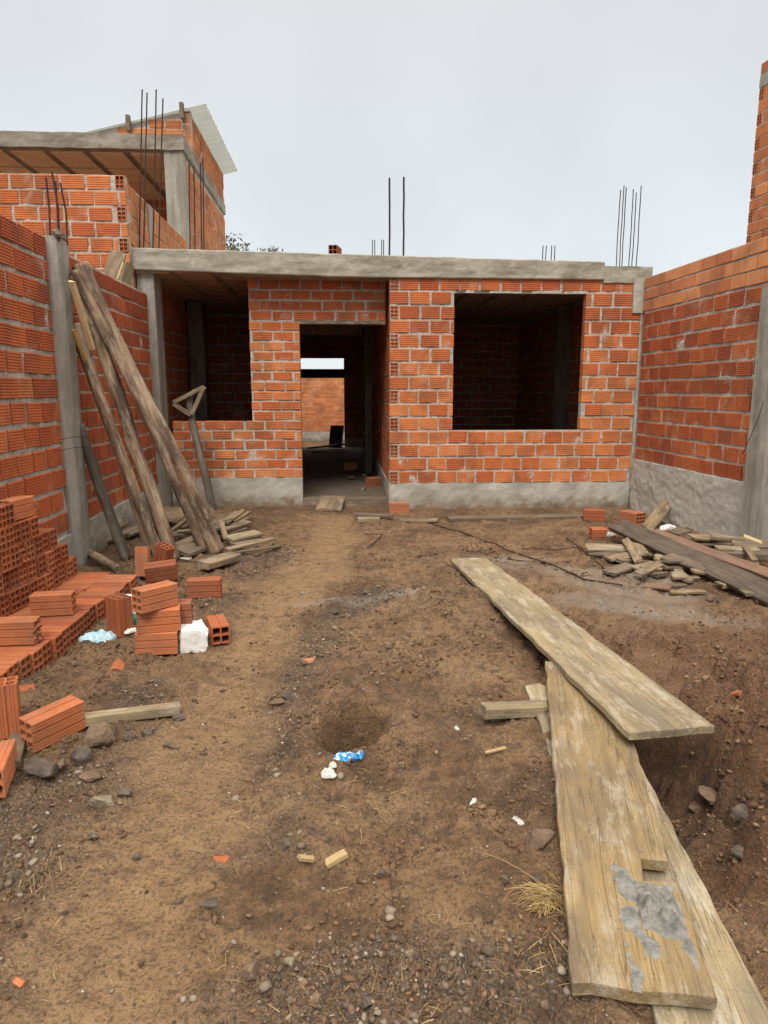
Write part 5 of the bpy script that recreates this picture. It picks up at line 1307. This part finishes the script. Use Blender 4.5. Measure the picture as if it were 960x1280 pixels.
crumple('plastic_scrap', 'green plastic scrap between upright brick and brick pile', 'plastic scrap', gp(162, 778, .01), .06, .05, .08, 'green_plastic', 10, 5)
crumple('plastic_scrap', 'tiny blue plastic scrap beside the leaning brick pair', 'plastic scrap', gp(170, 726), .03, .025, .04, 'blue_plastic', 0, 6)
crumple('paper_scrap', 'white crumpled paper lying below the green plastic scrap', 'paper', gp(160, 789, .005), .05, .045, .03, 'paper', 20, 7)
crumple('paper_scrap', 'white crumpled paper at the mouth of the small pit', 'paper', gp(410, 969, .01), .030, .022, .03, 'paper', -10, 9)
crumple('paper_scrap', 'torn white paper bit beside the printed wrapper', 'paper', gp(416, 958, .012), .016, .010, .02, 'paper', 10, 19)
crumple('paper_scrap', 'scrap of white tissue on bare earth in the middle of the yard', 'paper', gp(592, 1003, .001), .020, .010, .010, 'paper', 60, 11, 26, 1.8, .5)
crumple('paper_scrap', 'little white flake on the earth near the propping batten', 'paper', gp(571, 911, .001), .007, .014, .008, 'paper', 30, 13, 26, 1.8, .5)
crumple('plastic_scrap', 'pale torn plastic strip beside the orange brown rock', 'plastic scrap', gp(648, 1028, .001), .026, .006, .012, 'paper', -50, 15, 26, 1.8, .5)
crumple('food_wrapper', 'torn blue and white printed wrapper lying in the small pit', 'wrapper', gp(433, 948, .012), .054, .022, .026, 'wrapper', -6, 23, 30, 1.3, .25)
crumple('food_wrapper', 'smaller whitish end of printed wrapper at the pit rim above the blue piece', 'wrapper', gp(449, 945, .035), .022, .016, .022, 'wrapper', 50, 27, 20, 1.3, .25)
def foam_block(px, py, dims, yaw, label, tilt=0):
    p = gp(px, py); L, w, h = dims; mb = MB(); n = 8; bm = bmesh.new(); bmesh.ops.create_cube(bm, size=1); bmesh.ops.subdivide_edges(bm, edges=bm.edges, cuts=7, use_grid_fill=True)
    for v in bm.verts:
        q = Vector((v.co.x * L, v.co.y * w, v.co.z * h)); edge = sorted((abs(v.co.x), abs(v.co.y), abs(v.co.z)))[1]
        k = .004 + (.008 if edge > .49 else 0); v.co = q + Vector((noise.noise(q * 30), noise.noise(q * 30 + Vector((5, 0, 0))), noise.noise(q * 30 + Vector((0, 9, 0))))) * k
    me = bpy.data.meshes.new('foam_block'); bm.to_mesh(me); bm.free(); me.materials.append(M['foam'])
    o = link('foam_block', me, (p.x, p.y, p.z + h / 2 - .004)); o.rotation_euler = (R(tilt), R(4), R(yaw)); tag(o, label, 'foam block', 'white foam blocks')
b = gp(240, 816); foam_block(240, 808, (.15, .17, .135), 28, 'chipped white foam block in front of the short brick pile', 5)
foam_block(164, 770, (.14, .16, .13), 10, 'white foam block behind the upright brick')

# rods and wire on the ground
def rod(label, px, rad=.006, dz=.012, name='steel_rod', cat='steel rod'):
    P = [gp(a, b, dz) for a, b in px]; pts = []
    for a, b in zip(P, P[1:]):
        n = max(2, int((b - a).length / .12)); pts += [a.lerp(b, k / n) for k in range(n)]
    pts.append(P[-1])
    for q in pts: q.z = max(q.z, gh(q.x, q.y) + rad * .7)
    mb = MB(); mb.tube(pts, rad, 6); solo(name, mb, [M['rust']], label, cat, base=pts[0])
rod('long rusty rod curving over the pale lime patch', [(540, 655), (585, 668), (640, 690), (690, 706), (730, 724), (778, 732)], .007, .02)
rod('short rusty rod lying between plank end and long rod', [(583, 688), (620, 696), (680, 704)], .005)
rod('thin rod lying level near the wood scraps', [(652, 686), (700, 687), (735, 686)], .005)
rod('rod pointing from the level rod into the wood scraps', [(708, 672), (740, 695), (768, 722)], .006, .02)
rod('bent hook of wire on the earth in front of the doorway', [(455, 667), (478, 668), (470, 676), (462, 683)], .005)
rod('black wire looping from the logs over the thick short plank', [(196, 672), (208, 690), (222, 702), (245, 702), (280, 694), (310, 682), (342, 674)], .004, .06, 'wire', 'wire')
rod('trailing wire end curling beyond the scrap heap', [(284, 679), (298, 690), (320, 694), (335, 690), (358, 680)], .004, .02, 'wire', 'wire')
mb = MB(); mb.tube([gp(214, 680, .05), aty(240, 652, 7.3), aty(263, 628, 7.9)], .008, 6); solo('steel_rod', mb, [M['rust']], 'rusty bar slanting across the thick log foot', 'steel rod')
# roof-tile fragments on the slab edge
mb = MB(); vs = []
for i in range(2):
    for k in range(9):
        a = math.pi * k / 8; vs.append((.11 * math.cos(a), i * .3, .09 * math.sin(a)))
        vs.append((.095 * math.cos(a), i * .3, .075 * math.sin(a)))
fs = []
for k in range(8): fs += [(2 * k, 2 * k + 2, 18 + 2 * k + 2, 18 + 2 * k), (2 * k + 1, 18 + 2 * k + 1, 18 + 2 * k + 3, 2 * k + 3), (2 * k, 2 * k + 1, 2 * k + 3, 2 * k + 2), (18 + 2 * k, 18 + 2 * k + 2, 18 + 2 * k + 3, 18 + 2 * k + 1)]
mb.add(vs, fs); o = link('roof_tile', mb.mesh('roof_tile', [M['tile_frag']]), (-2.62, 8.75, 3.15)); o.rotation_euler = (0, 0, R(8)); tag(o, 'curved roof tile left on the slab beside the tall rebars', 'roof tile')
mb = MB(); mb.box(-.12, .12, 0, .05, 0, .02); o = link('board_offcut', mb.mesh('board_offcut', [M['scrap_dark']]), (-2.95, 8.6, 3.18)); o.location = (-2.83, 8.56, 3.18); tag(o, 'thin wooden strip on the slab at the foot of the tall rebars', 'wood scrap')

# ---------------------------------------------------------------- light
w = bpy.data.worlds.new("World"); sc.world = w; w.use_nodes = True; nt = w.node_tree; nt.nodes.clear()
SE, SA = R(50), R(205)
sky = nt.nodes.new('ShaderNodeTexSky'); sky.sky_type = 'NISHITA'; sky.sun_disc = False; sky.sun_elevation = SE; sky.sun_rotation = SA
tc = nt.nodes.new('ShaderNodeTexCoord'); sep = nt.nodes.new('ShaderNodeSeparateXYZ'); nt.links.new(tc.outputs['Generated'], sep.inputs[0])
cr = nt.nodes.new('ShaderNodeValToRGB'); nt.links.new(sep.outputs[2], cr.inputs[0]); e = cr.color_ramp.elements
e[0].position = 0.0; e[0].color = (.54, .578, .60, 1); e[1].position = .30; e[1].color = (.50, .523, .535, 1)
for p, v in ((.46, .50), (.60, .75), (.78, 1.45), (1.0, 2.0)):
    wm = max(0, p - .46) * .14; k = e.new(p); k.color = (v * (1 + wm), v * 1.005, v * (1.03 - 2.2 * wm), 1)
no = nt.nodes.new('ShaderNodeTexNoise'); no.inputs['Scale'].default_value = 3.0; no.inputs['Detail'].default_value = 4; nt.links.new(tc.outputs['Generated'], no.inputs['Vector'])
mr = nt.nodes.new('ShaderNodeMapRange'); nt.links.new(no.outputs['Fac'], mr.inputs[0]); mr.inputs[1].default_value = .3; mr.inputs[2].default_value = .7; mr.inputs[3].default_value = .93; mr.inputs[4].default_value = 1.05
vm = nt.nodes.new('ShaderNodeVectorMath'); vm.operation = 'SCALE'; nt.links.new(cr.outputs[0], vm.inputs[0]); nt.links.new(mr.outputs[0], vm.inputs['Scale'])
vs_ = nt.nodes.new('ShaderNodeVectorMath'); vs_.operation = 'SCALE'; vs_.inputs['Scale'].default_value = 9.6; nt.links.new(vm.outputs[0], vs_.inputs[0])
mx = nt.nodes.new('ShaderNodeMix'); mx.data_type = 'RGBA'; mx.inputs[0].default_value = .93; nt.links.new(sky.outputs[0], mx.inputs[6]); nt.links.new(vs_.outputs[0], mx.inputs[7])
bg = nt.nodes.new('ShaderNodeBackground'); bg.inputs['Strength'].default_value = .1; nt.links.new(mx.outputs[2], bg.inputs[0])
wo = nt.nodes.new('ShaderNodeOutputWorld'); nt.links.new(bg.outputs[0], wo.inputs[0])
sd = bpy.data.lights.new('sun', 'SUN'); sd.energy = 1.5; sd.angle = R(24); sd.color = (1, .945, .86)
so = bpy.data.objects.new('sun', sd); COL.objects.link(so)
az = R(-8); d = Vector((math.sin(az) * math.cos(SE), -math.cos(az) * math.cos(SE), math.sin(SE)))     # towards the sun: behind the camera, a little to one side
so.rotation_euler = d.to_track_quat('Z', 'Y').to_euler(); so.location = d * 30
sky.sun_rotation = math.atan2(d.x, d.y)
vs = sc.view_settings; sc.display_settings.display_device = 'sRGB'; vs.view_transform = 'Standard'; vs.look = 'None'; vs.exposure = .72; vs.gamma = 1; vs.use_curve_mapping = False
sc.render.engine = 'CYCLES'; sc.cycles.max_bounces = 5; sc.cycles.diffuse_bounces = 3; sc.cycles.use_denoising = True
